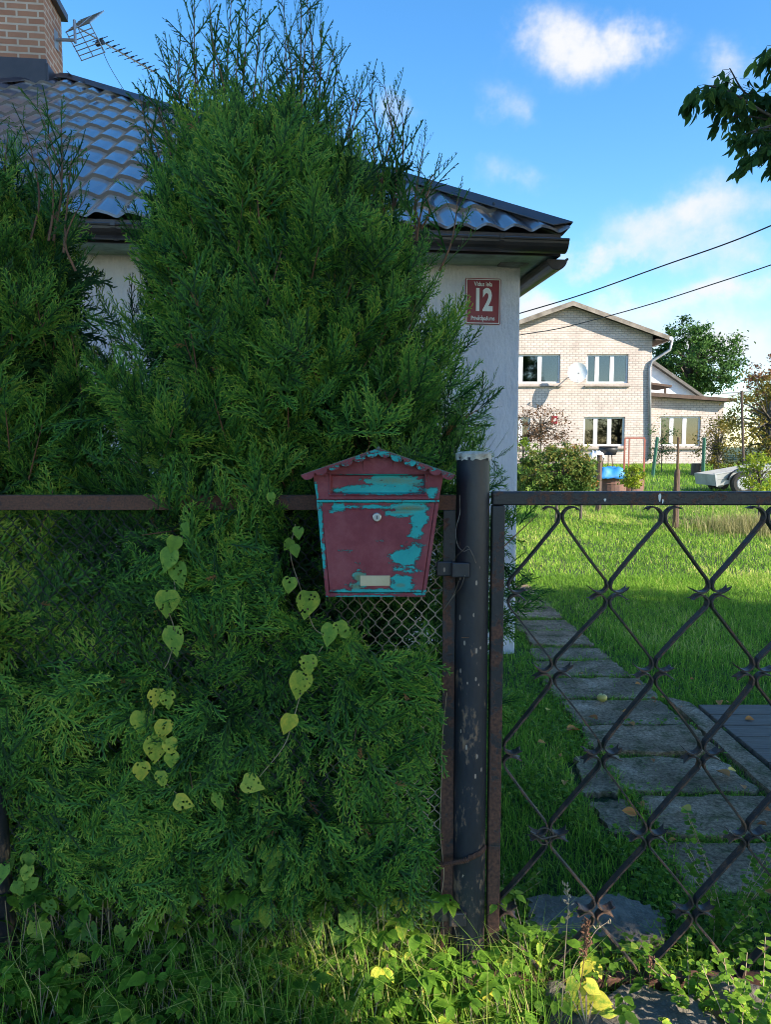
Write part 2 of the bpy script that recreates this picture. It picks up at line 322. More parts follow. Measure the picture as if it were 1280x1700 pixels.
def concrete(name):
    m, nt, b = mat(name)
    tc = nn(nt, 'ShaderNodeTexCoord'); oi = nn(nt, 'ShaderNodeObjectInfo')
    ad = nn(nt, 'ShaderNodeVectorMath', operation='ADD'); nt.links.new(tc.outputs['Object'], ad.inputs[0])
    cb = nn(nt, 'ShaderNodeCombineXYZ'); nt.links.new(mth(nt, 'MULTIPLY', oi.outputs['Random'], 30.), cb.inputs[0]); nt.links.new(cb.outputs[0], ad.inputs[1])
    a = nn(nt, 'ShaderNodeTexNoise', i_Scale=4., i_Detail=9., i_Roughness=.7); nt.links.new(ad.outputs[0], a.inputs['Vector'])
    c = nn(nt, 'ShaderNodeTexNoise', i_Scale=60., i_Detail=5., i_Roughness=.7); nt.links.new(ad.outputs[0], c.inputs['Vector'])
    col = ramp(nt, a.outputs[0], [(.28, (.10, .068, .044)), (.45, (.19, .134, .086)), (.58, (.29, .205, .137)), (.72, (.47, .345, .25))])
    mos = nn(nt, 'ShaderNodeTexNoise', i_Scale=7., i_Detail=10., i_Roughness=.75, i_Distortion=.4); nt.links.new(ad.outputs[0], mos.inputs['Vector'])
    mk = nn(nt, 'ShaderNodeMapRange', i_1=.50, i_2=.62, i_4=.8); nt.links.new(mos.outputs[0], mk.inputs[0])
    col = mixc(nt, mk.outputs[0], col, (.050, .062, .018))
    hv = nn(nt, 'ShaderNodeHueSaturation'); nt.links.new(col, hv.inputs['Color'])
    mr = nn(nt, 'ShaderNodeMapRange', i_1=.3, i_2=.7, i_3=.35, i_4=1.85); nt.links.new(c.outputs[0], mr.inputs[0]); nt.links.new(mr.outputs[0], hv.inputs['Value'])
    nt.links.new(hv.outputs[0], b.inputs['Base Color']); b.inputs['Roughness'].default_value = .9; b.inputs['Specular IOR Level'].default_value = .15
    bp = nn(nt, 'ShaderNodeBump', i_Strength=.8, i_Distance=.006); nt.links.new(mth(nt, 'ADD', c.outputs[0], mth(nt, 'MULTIPLY', a.outputs[0], 2.)), bp.inputs['Height']); nt.links.new(bp.outputs[0], b.inputs['Normal'])
    return m
M['concrete'] = concrete('mossy_concrete')
def ground_mat():
    m, nt, b = mat('turf')
    tc = nn(nt, 'ShaderNodeTexCoord')
    a = nn(nt, 'ShaderNodeTexNoise', i_Scale=.9, i_Detail=8., i_Roughness=.65); nt.links.new(tc.outputs['Object'], a.inputs['Vector'])
    c = nn(nt, 'ShaderNodeTexNoise', i_Scale=22., i_Detail=8., i_Roughness=.75); nt.links.new(tc.outputs['Object'], c.inputs['Vector'])
    f = mth(nt, 'ADD', mth(nt, 'MULTIPLY', a.outputs[0], .5), mth(nt, 'MULTIPLY', c.outputs[0], .5))
    nt.links.new(ramp(nt, f, [(.35, (.022, .026, .012)), (.5, (.035, .060, .014)), (.65, (.06, .10, .02))]), b.inputs['Base Color'])
    b.inputs['Roughness'].default_value = .95
    bp = nn(nt, 'ShaderNodeBump', i_Strength=1., i_Distance=.03); nt.links.new(c.outputs[0], bp.inputs['Height']); nt.links.new(bp.outputs[0], b.inputs['Normal'])
    return m
M['ground'] = ground_mat()
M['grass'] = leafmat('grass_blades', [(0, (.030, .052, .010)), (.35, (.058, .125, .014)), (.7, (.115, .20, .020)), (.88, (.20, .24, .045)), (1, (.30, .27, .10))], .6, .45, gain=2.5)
M['grass_dry'] = leafmat('dry_grass', [(0, (.10, .13, .03)), (.5, (.30, .28, .11)), (1, (.48, .42, .22))], .7, .3)
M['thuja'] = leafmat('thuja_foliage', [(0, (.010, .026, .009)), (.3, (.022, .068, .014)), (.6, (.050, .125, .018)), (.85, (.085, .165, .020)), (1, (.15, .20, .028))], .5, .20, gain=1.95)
M['thuja_dead'] = leafmat('thuja_brown', [(0, (.22, .09, .04)), (1, (.36, .16, .07))], .8, .1)
M['weed'] = leafmat('weed_leaves', [(0, (.036, .080, .010)), (.5, (.085, .17, .016)), (.8, (.17, .26, .03)), (1, (.42, .38, .05))], .5, .38, gain=1.75, mott=.9)
M['vine'] = leafmat('bindweed_leaf', [(0, (.06, .13, .03)), (.5, (.13, .22, .035)), (.8, (.26, .30, .045)), (1, (.38, .34, .05))], .5, .35, holes=.30, gain=1.75, mott=1.0)
M['oak'] = leafmat('dark_green_leaves', [(0, (.010, .030, .008)), (.5, (.030, .075, .015)), (1, (.06, .12, .02))], .5, .3, gain=1.5)
M['autumn'] = leafmat('olive_autumn_leaves', [(0, (.05, .07, .015)), (.5, (.15, .14, .025)), (.85, (.28, .18, .03)), (1, (.35, .12, .03))], .6, .3)
M['vinebush'] = leafmat('reddening_vine_leaves', [(0, (.015, .045, .010)), (.5, (.05, .10, .02)), (.8, (.16, .14, .03)), (1, (.30, .07, .03))], .55, .3, gain=1.4)
M['yellowgreen'] = leafmat('yellow_green_leaves', [(0, (.12, .20, .02)), (.6, (.28, .36, .03)), (1, (.45, .42, .04))], .5, .4)
M['purple'] = leafmat('brown_red_leaves', [(0, (.06, .04, .02)), (.5, (.14, .08, .04)), (1, (.25, .12, .06))], .6, .3)
M['elder'] = leafmat('box_elder_leaves', [(0, (.008, .020, .006)), (.6, (.022, .045, .010)), (1, (.09, .12, .02))], .5, .5, gain=3.8)
# ---------------- ground ----------------
rng = np.random.default_rng(7); random.seed(7)
def ter(x, y): return 0.03 * min(max(y - 9.0, 0.0), 24.0)
def ground():
    xs = np.unique(np.concatenate([np.linspace(-250, -12, 12), np.linspace(-12, 22, 140), np.linspace(22, 250, 12)]))
    ys = np.unique(np.concatenate([np.linspace(-120, -4, 8), np.linspace(-4, 14, 120), np.linspace(14, 50, 60), np.linspace(50, 500, 14)]))
    X, Y = np.meshgrid(xs, ys); Z = .03 * np.clip(Y - 9, 0, 24) + .012 * np.sin(X * 2.3 + Y) * np.sin(Y * 1.7 - X * .6) - .012
    n = len(xs); V = np.stack([X.ravel(), Y.ravel(), Z.ravel()], 1)
    i = np.arange(len(ys) - 1)[:, None] * n + np.arange(n - 1)[None]; i = i.ravel()
    me = quads_mesh('ground', V, np.stack([i, i + 1, i + n + 1, i + n], 1), smooth=True)
    tag(link('ground', me, M['ground']), kind='structure')
ground()

# ---------------- near house ----------------
TH = R(6.6); HK = Vector((0.93, 5.30, 0))
house = empty('stucco_house', HK, TH)
tag(house, 'white stucco bungalow with brown wavy metal hip roof behind the thuja hedge', 'house')
Hinv = Matrix.Rotation(-TH, 3, 'Z')
def inL(p): return Hinv @ (Vector(p) - HK)
def outW(p): return Matrix.Rotation(TH, 3, 'Z') @ Vector(p) + HK
def houseray(px, py, v):      # hit of a photo pixel with the house-frame plane y = v
    d = Vector(ray(px, py)); dl = Hinv @ d; o = inL((0, 0, EYE)); t = (v - o.y) / dl.y
    return o + dl * t
WL, WD, OV = 8.0, 7.7, .35
m = MB(); m.box(-WL, 0, 0, WD, -.05, 2.78); m.build('wall', M['stucco'], house, bevel=.012)
EZ = 2.855; SL = .63
ER, EF, EB, EL = .21, -OV, WD + OV, -WL - .3           # eave lines in house frame
half = (EB - EF) / 2; APZ = EZ + SL * half; VR = EF + half
# corrugated sheets: stepped wavy tiles on each slope, cut to the hips
def tiled(name, to_xyz, length_at, nrows, vmax):
    per = .183; du = per / 12; V = []; F = []
    vs = [];
    step = vmax / nrows
    for r in range(nrows):
        for q, dz in ((0.0, .024), (.5, .012), (.985, .0)):
            vs.append(((r + q) * step, dz))
    n = None; rows = []
    allu = np.arange(-9.6, .35 + du, du)
    for (v, dz) in vs:
        lo, hi = length_at(v); row = []
        for u in allu:
            uu = min(max(u, lo), hi)
            ph = uu / per * 2 * math.pi
            row.append(to_xyz(uu, v, dz + 0.0145 * (math.sin(ph) + .25 * math.sin(2 * ph + .6))))
        rows.append(row)
    n = len(allu)
    V = [p for r_ in rows for p in r_]; F = [(i * n + j, i * n + j + 1, (i + 1) * n + j + 1, (i + 1) * n + j) for i in range(len(rows) - 1) for j in range(n - 1)]
    # drip thickness at the first row
    b = len(V); V += [tuple(np.array(p) - np.array((0, 0, .018))) for p in rows[0]]; F += [(b + j, b + j + 1, j + 1, j) for j in range(n - 1)]
    V = np.array(V); F = np.array(F)
    keep = [len({tuple(np.round(V[i], 5)) for i in f}) >= 3 for f in F]
    me = quads_mesh(name, V, F[keep]); me.validate(); me.polygons.foreach_set('use_smooth', [True] * len(me.polygons))
    return me
cosn = 1 / math.sqrt(1 + SL * SL); sinn = SL * cosn
def fr(u, v, dz): return (u, EF + v - dz * sinn, EZ + SL * v + dz * cosn)
def bk(u, v, dz): return (u, EB - v + dz * sinn, EZ + SL * v + dz * cosn)
roof = link('roof', tiled('roof', fr, lambda v: (EL + v, ER - v), 12, half), M['roof'], house)
es = roof.modifiers.new('split', 'EDGE_SPLIT'); es.split_angle = R(50)
link('rear_slope', tiled('rear_slope', bk, lambda v: (EL + v, ER - v), 12, half), M['roof'], roof)
def rt(u, v, dz): return (ER - v + dz * sinn, EF + u, EZ + SL * v + dz * cosn)
def side_slope(name, sgn):
    per = .183; rows = []; us = np.arange(0, EB - EF + .01, per / 8)
    for r_ in range(12):
        for q, dz in ((0, .024), (.985, 0)):
            v = (r_ + q) * half / 12; row = []
            for u in us:
                uu = min(max(u, v), EB - EF - v); d = dz + .014 * math.sin(uu / per * 2 * math.pi)
                p = rt(uu, v, d); row.append(p if sgn > 0 else (EL + ER - p[0], p[1], p[2]))
            rows.append(row)
    n = len(us); V = np.array([p for r_ in rows for p in r_])
    F = np.array([(i * n + j, i * n + j + 1, (i + 1) * n + j + 1, (i + 1) * n + j) for i in range(len(rows) - 1) for j in range(n - 1)])
    me = quads_mesh(name, V, F); me.validate(); link(name, me, M['roof'], roof)
side_slope('side_slope', 1); side_slope('side_slope', -1)
# hip and ridge caps: folded sheet strips
def cap(name, a, b, wdir1, wdir2, wd=.125, lift=.035):
    a, b = Vector(a), Vector(b); m = MB(); up = Vector((0, 0, lift)); th = Vector((0, 0, -.006))
    w1, w2 = Vector(wdir1).normalized() * wd, Vector(wdir2).normalized() * wd
    P = []
    for q in (a, b):
        for t_ in (Vector((0, 0, 0)), th):
            P += [q + up + w1 - Vector((0, 0, .0)) + t_, q + up * 1.6 + t_, q + up + w2 + t_]
    m.add(P, [(0, 1, 7, 6), (1, 2, 8, 7), (3, 9, 10, 4), (4, 10, 11, 5), (0, 6, 9, 3), (2, 5, 11, 8), (0, 3, 4, 1), (1, 4, 5, 2), (6, 7, 10, 9), (7, 8, 11, 10)])
    m.build(name, M['roof_trim'], roof)
dn = SL
E1 = (ER + .02, EF - .02, EZ - .0); AP = (ER - half, VR, APZ)
cap('hip_cap', E1, AP, (-1, 0, 0.0), (0, 1, 0.0))
cap('hip_cap', (ER + .02, EB + .02, EZ), AP, (-1, 0, 0.0), (0, -1, 0.0))
cap('hip_cap', (EL, EF, EZ), (EL + half, VR, APZ), (1, 0, 0.0), (0, 1, 0.0))
cap('ridge_cap', (EL + half, VR, APZ), AP, (0, -1, -dn), (0, 1, -dn), .14, .04)
m = MB()
for i in range(9):
    t_ = .35 + i * .62; p = Vector(E1).lerp(Vector(AP), t_ / (half * 1.0) * .95 if t_ < half else 1)
    m.tube([p + Vector((-.10, 0, .036)), p + Vector((-.10, 0, .052))], .008, 6)
for i in range(14):
    m.tube([(.02 - i * .366, EF + .05, EZ + .05), (.02 - i * .366, EF + .05, EZ + .078)], .007, 6)
tag(m.build('screws', M['plastic_black'], roof), kind='stuff')
# boards under the sheets, fascia, soffit
m = MB(); m.box(EL + .04, ER - .04, EF + .03, EF + .05, EZ - .15, EZ - .012); m.box(ER - .06, ER - .04, EF + .05, EB - .05, EZ - .15, EZ - .012); m.build('fascia', M['roof_trim'], house)
m = MB(); m.box(EL + .04, ER - .062, EF + .052, EB - .05, EZ - .145, EZ - .125); m.build('soffit', M['soffit'], house)
m = MB(); m.box(-.17, .03, -.11, -.002, 2.70, 2.742); m.build('eave_board', M['stone_trim'], house, bevel=.01)
# gutters: half-round troughs
def gutter(a, b, name):
    a, b = Vector(a), Vector(b); d = (b - a).normalized(); side = d.cross(Vector((0, 0, 1))); N = 10; r_ = .068
    V = []
    for q in (a, b):
        for rr in (r_, r_ - .004):
            for k in range(N + 1):
                an = math.pi * k / N; V.append(q + side * math.cos(an) * rr - Vector((0, 0, math.sin(an) * rr)))
    n = N + 1; F = []
    for k in range(N):
        F += [(k, k + 1, 2 * n + k + 1, 2 * n + k), (n + k, 3 * n + k, 3 * n + k + 1, n + k + 1), (k, n + k, n + k + 1, k + 1), (2 * n + k, 2 * n + k + 1, 3 * n + k + 1, 3 * n + k)]
    F += [(0, 2 * n, 3 * n, n), (N, n + N, 3 * n + N, 2 * n + N)]
    m = MB(); m.add(V, F)
    for q in (a, b): m.tube([q + side * .001 * 0, q + d * .003 * (1 if q is a else -1)], r_ * .0 + .001, 4)
    m.tube([a + side * r_ + Vector((0, 0, .002)), b + side * r_ + Vector((0, 0, .002))], .009, 6)
    m.slab([], 0, 0) if False else None
    g = m.build(name, M['gutter'], house, smooth=False)
    for q, s in ((a, 1), (b, -1)):
        e = MB()
        pts = [q + side * math.cos(math.pi * k / N) * r_ - Vector((0, 0, math.sin(math.pi * k / N) * r_)) for k in range(n)]
        e.add(pts + [p + d * .004 * s for p in pts], [tuple(range(n)), tuple(range(2 * n - 1, n - 1, -1))]); e.build('end_cap', M['gutter'], g)
    return g
g1 = gutter((EL + .1, EF - .045, EZ - .075), (ER - .035, EF - .045, EZ - .085), 'gutter')
g2 = gutter((ER - .055, EF + .05, EZ - .165), (ER - .055, EB, EZ - .19), 'gutter')
for u in (-.26, -1.5, -2.6, -3.8):
    m = MB(); pts = [(u, EF - .045 - .075 * math.cos(a), EZ - .078 - .075 * math.sin(a)) for a in np.linspace(0, math.pi, 12)]
    for i in range(11):
        a, b = pts[i], pts[i + 1]; m.add([(u - .014, a[1], a[2]), (u + .014, a[1], a[2]), (u + .014, b[1], b[2]), (u - .014, b[1], b[2])], [(0, 1, 2, 3)])
    m.box(u - .014, u + .014, EF - .128, EF - .112, EZ - .09, EZ - .062)
    m.build('bracket', M['gutter'], g1)
# chimney
cb = houseray(75, 104, VR - .28)
cx1 = cb.x; cz = cb.z
m = MB(); m.box(cx1 - .66, cx1, VR - .28, VR + .34, cz - .7, 6.3)
ch = m.build('chimney', M['chimney'], roof)
m = MB(); m.box(cx1 - .72, cx1 + .06, VR - .34, VR + .40, 6.301, 6.38); m.build('chimney_crown', M['roof_trim'], ch)
m = MB(); m.box(cx1 - .70, cx1 + .02, VR - .32, VR - .283, cz - .30, cz + .02); m.box(cx1 + .003, cx1 + .035, VR - .32, VR + .10, cz - .30, cz - .02)
m.build('flashing', M['roof_trim'], ch, bevel=.004)
m = MB()
for dx, dy in ((-.6, -.22), (-.02, -.22), (-.6, .28), (-.02, .28)): m.tube([(cx1 + dx, VR + dy, 6.38), (cx1 + dx, VR + dy, 6.56)], .012, 6)
m.add([(cx1 - .75, VR - .37, 6.56), (cx1 + .1, VR - .37, 6.56), (cx1 + .1, VR + .43, 6.56), (cx1 - .75, VR + .43, 6.56), (cx1 - .32, VR + .03, 6.68)], [(3, 2, 1, 0), (0, 1, 4), (1, 2, 4), (2, 3, 4), (3, 0, 4)])
m.build('rain_cowl', M['roof_trim'], ch)

# house number plate on the wall
def text(s, name, size, mat_, parent, loc, rot=(R(90), 0, 0), ext=.0006, xs=1.0, off=0.0, align='CENTER'):
    cu = bpy.data.curves.new(name, 'FONT'); cu.body = s; cu.size = size; cu.extrude = ext; cu.align_x = align; cu.align_y = 'CENTER'; cu.offset = off; cu.resolution_u = 4
    cu.materials.append(mat_); o = bpy.data.objects.new(name, cu); C.objects.link(o); o.parent = parent; o.location = loc; o.rotation_euler = rot; o.scale = (xs, 1, 1)
    bpy.context.view_layer.update(); me = bpy.data.meshes.new_from_object(o); me.name = name; q = bpy.data.objects.new(name, me); C.objects.link(q); q.parent = parent; q.location = loc; q.rotation_euler = rot; q.scale = (xs, 1, 1); bpy.data.objects.remove(o); q.name = name; return q
a = houseray(773, 461, -.012); b = houseray(831, 539, -.012)
sx, sz = (a.x + b.x) / 2, (a.z + b.z) / 2; sw, sh = (b.x - a.x) / 2, (a.z - b.z) / 2
sg = empty('house_number_sign', outW((sx, -.004, sz)), TH)
tag(sg, 'dark red enamel street plate with white number 12 on the white stucco wall', 'sign')
def plate(mb, w_, h_, y0, y1, r_=.012):
    o = []
    for cx_, cz_, a0 in ((w_ - r_, h_ - r_, 0), (-w_ + r_, h_ - r_, 90), (-w_ + r_, -h_ + r_, 180), (w_ - r_, -h_ + r_, 270)):
        for k in range(5): an = R(a0 + k * 22.5); o.append((cx_ + r_ * math.cos(an), cz_ + r_ * math.sin(an)))
    mb.prism(o, y0, y1)
m = MB(); plate(m, sw, sh, -.006, 0); m.build('backing_plate', M['red_enamel'], sg)
m = MB()
w1, h1 = sw - .006, sh - .006
for bx in ((-w1, w1, h1 - .005, h1), (-w1, w1, -h1, -h1 + .005), (-w1, -w1 + .005, -h1 + .005, h1 - .005), (w1 - .005, w1, -h1 + .005, h1 - .005)): m.box(bx[0], bx[1], -.0085, -.006, bx[2], bx[3])
m.build('white_border', M['white_enamel'], sg)
text('Vidus iela', 'street_lettering', .042, M['white_enamel'], sg, (0, -.0075, sh * .74), xs=.78, off=.0006)
text('12', 'number_lettering', .205, M['white_enamel'], sg, (-.002, -.0075, sh * .02), xs=.68, off=.0075)
text('Privātīpašums', 'property_lettering', .040, M['white_enamel'], sg, (0, -.0075, -sh * .74), xs=.74, off=.0006)

# TV antenna on the chimney
def ant():
    base = empty('tv_antenna', (0, 0, 0)); tag(base, 'silver television aerial with wire grid reflector bolted to the brick chimney', 'antenna')
    A = Vector(atY(122, 42, 8.75)); zA = A.z
    d = ray(255, 119); t_ = (zA - EYE) / d[2]; B = Vector(d * t_ + np.array([0, 0, EYE]))
    bd = (B - A).normalized(); B = A + bd * min((B - A).length, 1.9)
    L_ = (B - A).length; s = Vector((-bd.y, bd.x, 0)); up = Vector((0, 0, 1))
    m = MB(); m.tube([A, B], .011, 6); m.build('boom', M['alu'], base)
    for k in range(10):
        p = A + bd * L_ * (.30 + .70 * k / 9) + up * .012; h_ = .125 - .003 * k
        m = MB(); m.tube([p - s * h_, p + s * h_], .0042, 5); m.tube([p - s * .045, p + s * .045], .010, 6); m.build('element', M['wire_dark'], base)
    for sg_ in (1, -1):
        o = A + bd * .05; e = (bd * .20 + up * sg_ * .22); e2 = e + bd * .22
        m = MB()
        for side in (-.19, 0, .19): m.tube([o + s * side, o + s * side + e2 - bd * .22], .007, 5)
        for k in range(7):
            q = o + (e2 - bd * .22) * (k / 6); m.tube([q - s * .20, q + s * .20], .0055, 5)
        m.build('reflector_grid', M['alu'], base)
    m = MB(); p = A + bd * L_ * .3 - up * .03; m.tube([p - s * .05, p + s * .05], .028, 8); m.build('balun_box', M['plastic_black'], base)
    c0 = Vector(atY(92, 66, 8.75)); mt = A + bd * .01
    m = MB(); m.tube([c0, Vector((mt.x, mt.y, c0.z))], .018, 8); m.tube([Vector((mt.x, mt.y, c0.z - .03)), mt + up * .06], .016, 8)
    m.box(c0.x - .03, c0.x + .005, c0.y - .05, c0.y + .05, c0.z - .10, c0.z + .10); m.build('bracket', M['zinc'], base)
    cab = catmull([p, p + Vector((.1, 0, -.25)), p + Vector((.32, .05, -.62)), Vector(atY(200, 146, 8.6))], 5)
    m = MB(); m.tube(cab, .004, 4); m.build('cable', M['wire_dark'], base)
ant()

# ---------------- path slabs, kerb, deck ----------------
def slab_ob(name, poly, top, th, mt, label=None, cat=None, group=None, jag=.014, sub=12):
    P = []
    n = len(poly)
    for i in range(n):
        a, b = np.array(poly[i]), np.array(poly[(i + 1) % n]); L_ = np.linalg.norm(b - a); nv = np.array([b[1] - a[1], a[0] - b[0]]) / L_
        for k in range(sub):
            t_ = k / sub; q = a + (b - a) * t_ + nv * (random.uniform(-jag, jag) if k else random.uniform(-jag * 2, 0)); P.append(q)
    c = np.mean(P, axis=0)
    vs = [(p[0] - c[0], p[1] - c[1], -th) for p in P] + [(p[0] - c[0], p[1] - c[1], -.007) for p in P] + [((p[0] - c[0]) * .985, (p[1] - c[1]) * .985, 0) for p in P]
    N = len(P); F = []
    for r_ in (0, 1): F += [(r_ * N + i, r_ * N + (i + 1) % N, (r_ + 1) * N + (i + 1) % N, (r_ + 1) * N + i) for i in range(N)]
    F += [tuple(range(2 * N, 3 * N)), tuple(range(N - 1, -1, -1))]
    m = MB(); m.add(vs, F); o = m.build(name, mt); o.location = (c[0], c[1], top)
    o.rotation_euler = (random.uniform(-.006, .006), random.uniform(-.010, .010), random.uniform(-.010, .010))
    return tag(o, label, cat, group)
ycuts = [2.34, 2.70, 3.06, 3.45, 3.83, 4.25, 4.68, 5.06, 5.42, 5.85, 6.30, 6.80, 7.35, 7.95]
names = ['nearest', 'second', 'third', 'fourth', 'fifth', 'sixth', 'seventh', 'eighth', 'ninth', 'tenth', 'eleventh', 'twelfth', 'farthest']
slabs_xy = []
for i in range(len(ycuts) - 1):
    y0, y1 = ycuts[i] + .014, ycuts[i + 1] - .014
    xl = 1.02 + (.0 if i < 6 else .02 * (i - 5)) + random.uniform(-.03, .02); xr = 1.60 + random.uniform(-.02, .02) - (.012 * max(0, i - 5))
    slabs_xy.append((xl, xr, y0, y1))
    slab_ob('path_slab', [(xl, y0 + random.uniform(0, .015)), (xr, y0 + random.uniform(-.01, .01)), (xr + random.uniform(-.02, .01), y1 - random.uniform(0, .01)), (xl + random.uniform(-.01, .02), y1 - random.uniform(0, .015))], .024 + random.uniform(-.012, .012), .06, M['concrete'],
            'mossy grey concrete slab, %s of the path from the gate to the lawn' % names[i], 'paving slab', 'concrete slabs of the garden path')
slab_ob('path_slab', [(.86, 2.72), (1.0, 2.74), (1.0, 3.02), (.84, 2.98)], .020, .05, M['concrete'], 'short grey slab piece left of the path, nearer of the two', 'paving slab', 'concrete slabs of the garden path')
slab_ob('path_slab', [(.83, 3.06), (1.0, 3.07), (1.0, 3.42), (.90, 3.45)], .022, .05, M['concrete'], 'short pale slab piece left of the path, farther of the two', 'paving slab', 'concrete slabs of the garden path')
for xl, xr, y0, y1 in ((.80, 1.01, 2.7, 3.45),): slabs_xy.append((xl, xr, y0, y1))
slab_ob('kerb_stone', [(1.615, 2.5), (1.72, 2.5), (1.735, 4.16), (1.63, 4.27)], .034, .08, M['concrete'], 'long grey kerb stone between the path and the dark boards', 'kerb stone', jag=.004, sub=22)
slabs_xy.append((1.6, 1.75, 2.4, 4.3))
for k in range(7):
    y0 = 3.02 + k * .155; tx = 1.75 + .0
    lab = ['nearest dark weathered board of the wooden deck', 'second dark board of the wooden deck', 'third dark board of the wooden deck', 'middle dark board of the wooden deck', 'fifth dark board of the wooden deck', 'sixth dark board of the wooden deck', 'farthest dark board of the wooden deck, by the lawn'][k]
    o = box_ob('deck_board', (0, 1.9, 0, .147, -.03, 0), M['wood'], bevel=.004); o.location = (tx + random.uniform(0, .01), y0, .040 + random.uniform(0, .004)); o.rotation_euler = (0, 0, random.uniform(-.004, .004))
    tag(o, lab, 'deck board', 'boards of the low wooden deck')
slabs_xy.append((1.74, 3.6, 3.0, 4.15))
slab_ob('stone_block', [(.42, 2.10), (.80, 2.08), (.86, 2.20), (.78, 2.30), (.46, 2.30)], .045, .09, M['concrete_rough'], 'dark grey stone slab lying in the weeds behind the gate', 'stone', jag=.015)
slabs_xy.append((.44, .84, 2.1, 2.3))
def rough_block(name, x0, x1, y0, y1, z0, z1, label, seed):
    r_ = np.random.default_rng(seed); nx, ny = 28, 14; V = []
    for j in range(ny):
        for i in range(nx):
            u, v = i / (nx - 1), j / (ny - 1); e = min(u, 1 - u, v * .8, (1 - v) * .8)
            h_ = z1 * min(1, (e / .09)) ** .35 if e > 0 else z0
            V.append((x0 + (x1 - x0) * u + .02 * math.sin(v * 9 + seed) * (u - .5), y0 + (y1 - y0) * v + .035 * math.sin(u * 13 + seed) * (.5 - v) * 2, max(z0, h_ + r_.normal(0, .0035) + .008 * math.sin(u * 17) * math.sin(v * 8))))
    F = [(j * nx + i, j * nx + i + 1, (j + 1) * nx + i + 1, (j + 1) * nx + i) for j in range(ny - 1) for i in range(nx - 1)]
    m = MB(); m.add(V, F); return tag(m.build(name, M['concrete_rough'], smooth=True), label, 'stone')
rough_block('concrete_block', .40, .86, 1.50, 1.93, -.03, .035, 'low broken concrete sill under the gate beside the yellow leaves', 3)
rough_block('concrete_block', .84, 1.75, 1.60, 1.93, -.03, .055, 'larger rough concrete block under the right of the gate', 5)
slabs_xy += [(.42, .84, 1.5, 1.92), (.82, 1.75, 1.6, 2.0)]

# ---------------- far house ----------------
YF = 33.0; GZ = .72
fh = empty('brick_house', (7.97, YF, GZ)); tag(fh, 'two storey pale brick house with shallow gable roof across the lawn', 'house')
def fl(px, py): p = atY(px, py, YF); return p[0] - 7.97, p[2] - GZ
apx, apz = 0.0, fl(948, 508)[1]; rx = fl(1084, 562)[0]; ez = apz - (rx) * (fl(948, 508)[1] - fl(1110, 566)[1]) / fl(1110, 566)[0]
sl = (apz - ez) / rx; lx = -rx
# windows (x0,x1,z0,z1) on the front
def wr(a, b): x0, z1 = fl(*a); x1, z0 = fl(*b); return (x0, x1, z0, z1)
wins = [wr((826, 588), (930, 636)), wr((975, 588), (1043, 636)), wr((970, 692), (1037, 740)), wr((850, 692), (880, 740))]
def wall_with_holes(mb, x0, x1, z0, top, holes, y0, y1):
    """front wall as vertical strips with real openings"""
    xs = sorted({x0, x1, *[h[0] for h in holes], *[h[1] for h in holes], 0.0} if x0 < 0 < x1 else {x0, x1, *[h[0] for h in holes], *[h[1] for h in holes]})
    for a, b in zip(xs[:-1], xs[1:]):
        hs_ = sorted([h for h in holes if h[0] <= a + 1e-6 and h[1] >= b - 1e-6], key=lambda h: h[2]); z = z0
        for h in hs_: mb.prism([(a, z), (b, z), (b, h[2]), (a, h[2])], y0, y1); z = h[3]
        mb.prism([(a, z), (b, z), (b, top(b)), (a, top(a))], y0, y1)
m = MB(); wall_with_holes(m, lx, rx, -.6, lambda x: apz - sl * abs(x), wins, 0, .38)
m.prism([(lx, -.6), (lx + .38, -.6), (lx + .38, ez), (lx, ez)], .381, 9); m.prism([(rx - .38, -.6), (rx, -.6), (rx, ez), (rx - .38, ez)], .381, 9)
m.prism([(lx, -.6), (rx, -.6), (rx, ez), (0, apz), (lx, ez)], 9.001, 9.3)
m.box(lx + .381, rx - .381, .381, 8.9, 2.9 - .2, 2.9)
m.build('wall', M['far_brick'], fh)
m = MB()
for s in (1, -1):
    ox = s * (rx + .62)
    pr = [(0, apz + .02), (ox, apz + .02 - sl * abs(ox)), (ox, apz + .13 - sl * abs(ox)), (0, apz + .15)]
    m.prism(pr if s > 0 else pr[::-1], -.40, 9.5)
rf = m.build('roof', M['grey_roof'], fh)
m = MB()
for s in (1, -1):
    ox = s * (rx + .64); pr = [(0, apz - .06), (ox, apz - .06 - sl * abs(ox)), (ox, apz + .12 - sl * abs(ox)), (0, apz + .14)]
    m.prism(pr, -.44, -.402)
m.build('verge_board', M['roof_edge'], rf)
m = MB()
for s in (1,): m.box(rx + .001, rx + .60, -.38, 9.3, ez - .26, ez - .2)
m.build('eave_boards', M['wood_post'], rf)
M['dark_interior'] = simple('window_shade_backing', (.05, .048, .045), .9)  # near-black colour stands in for the unlit space behind the panes
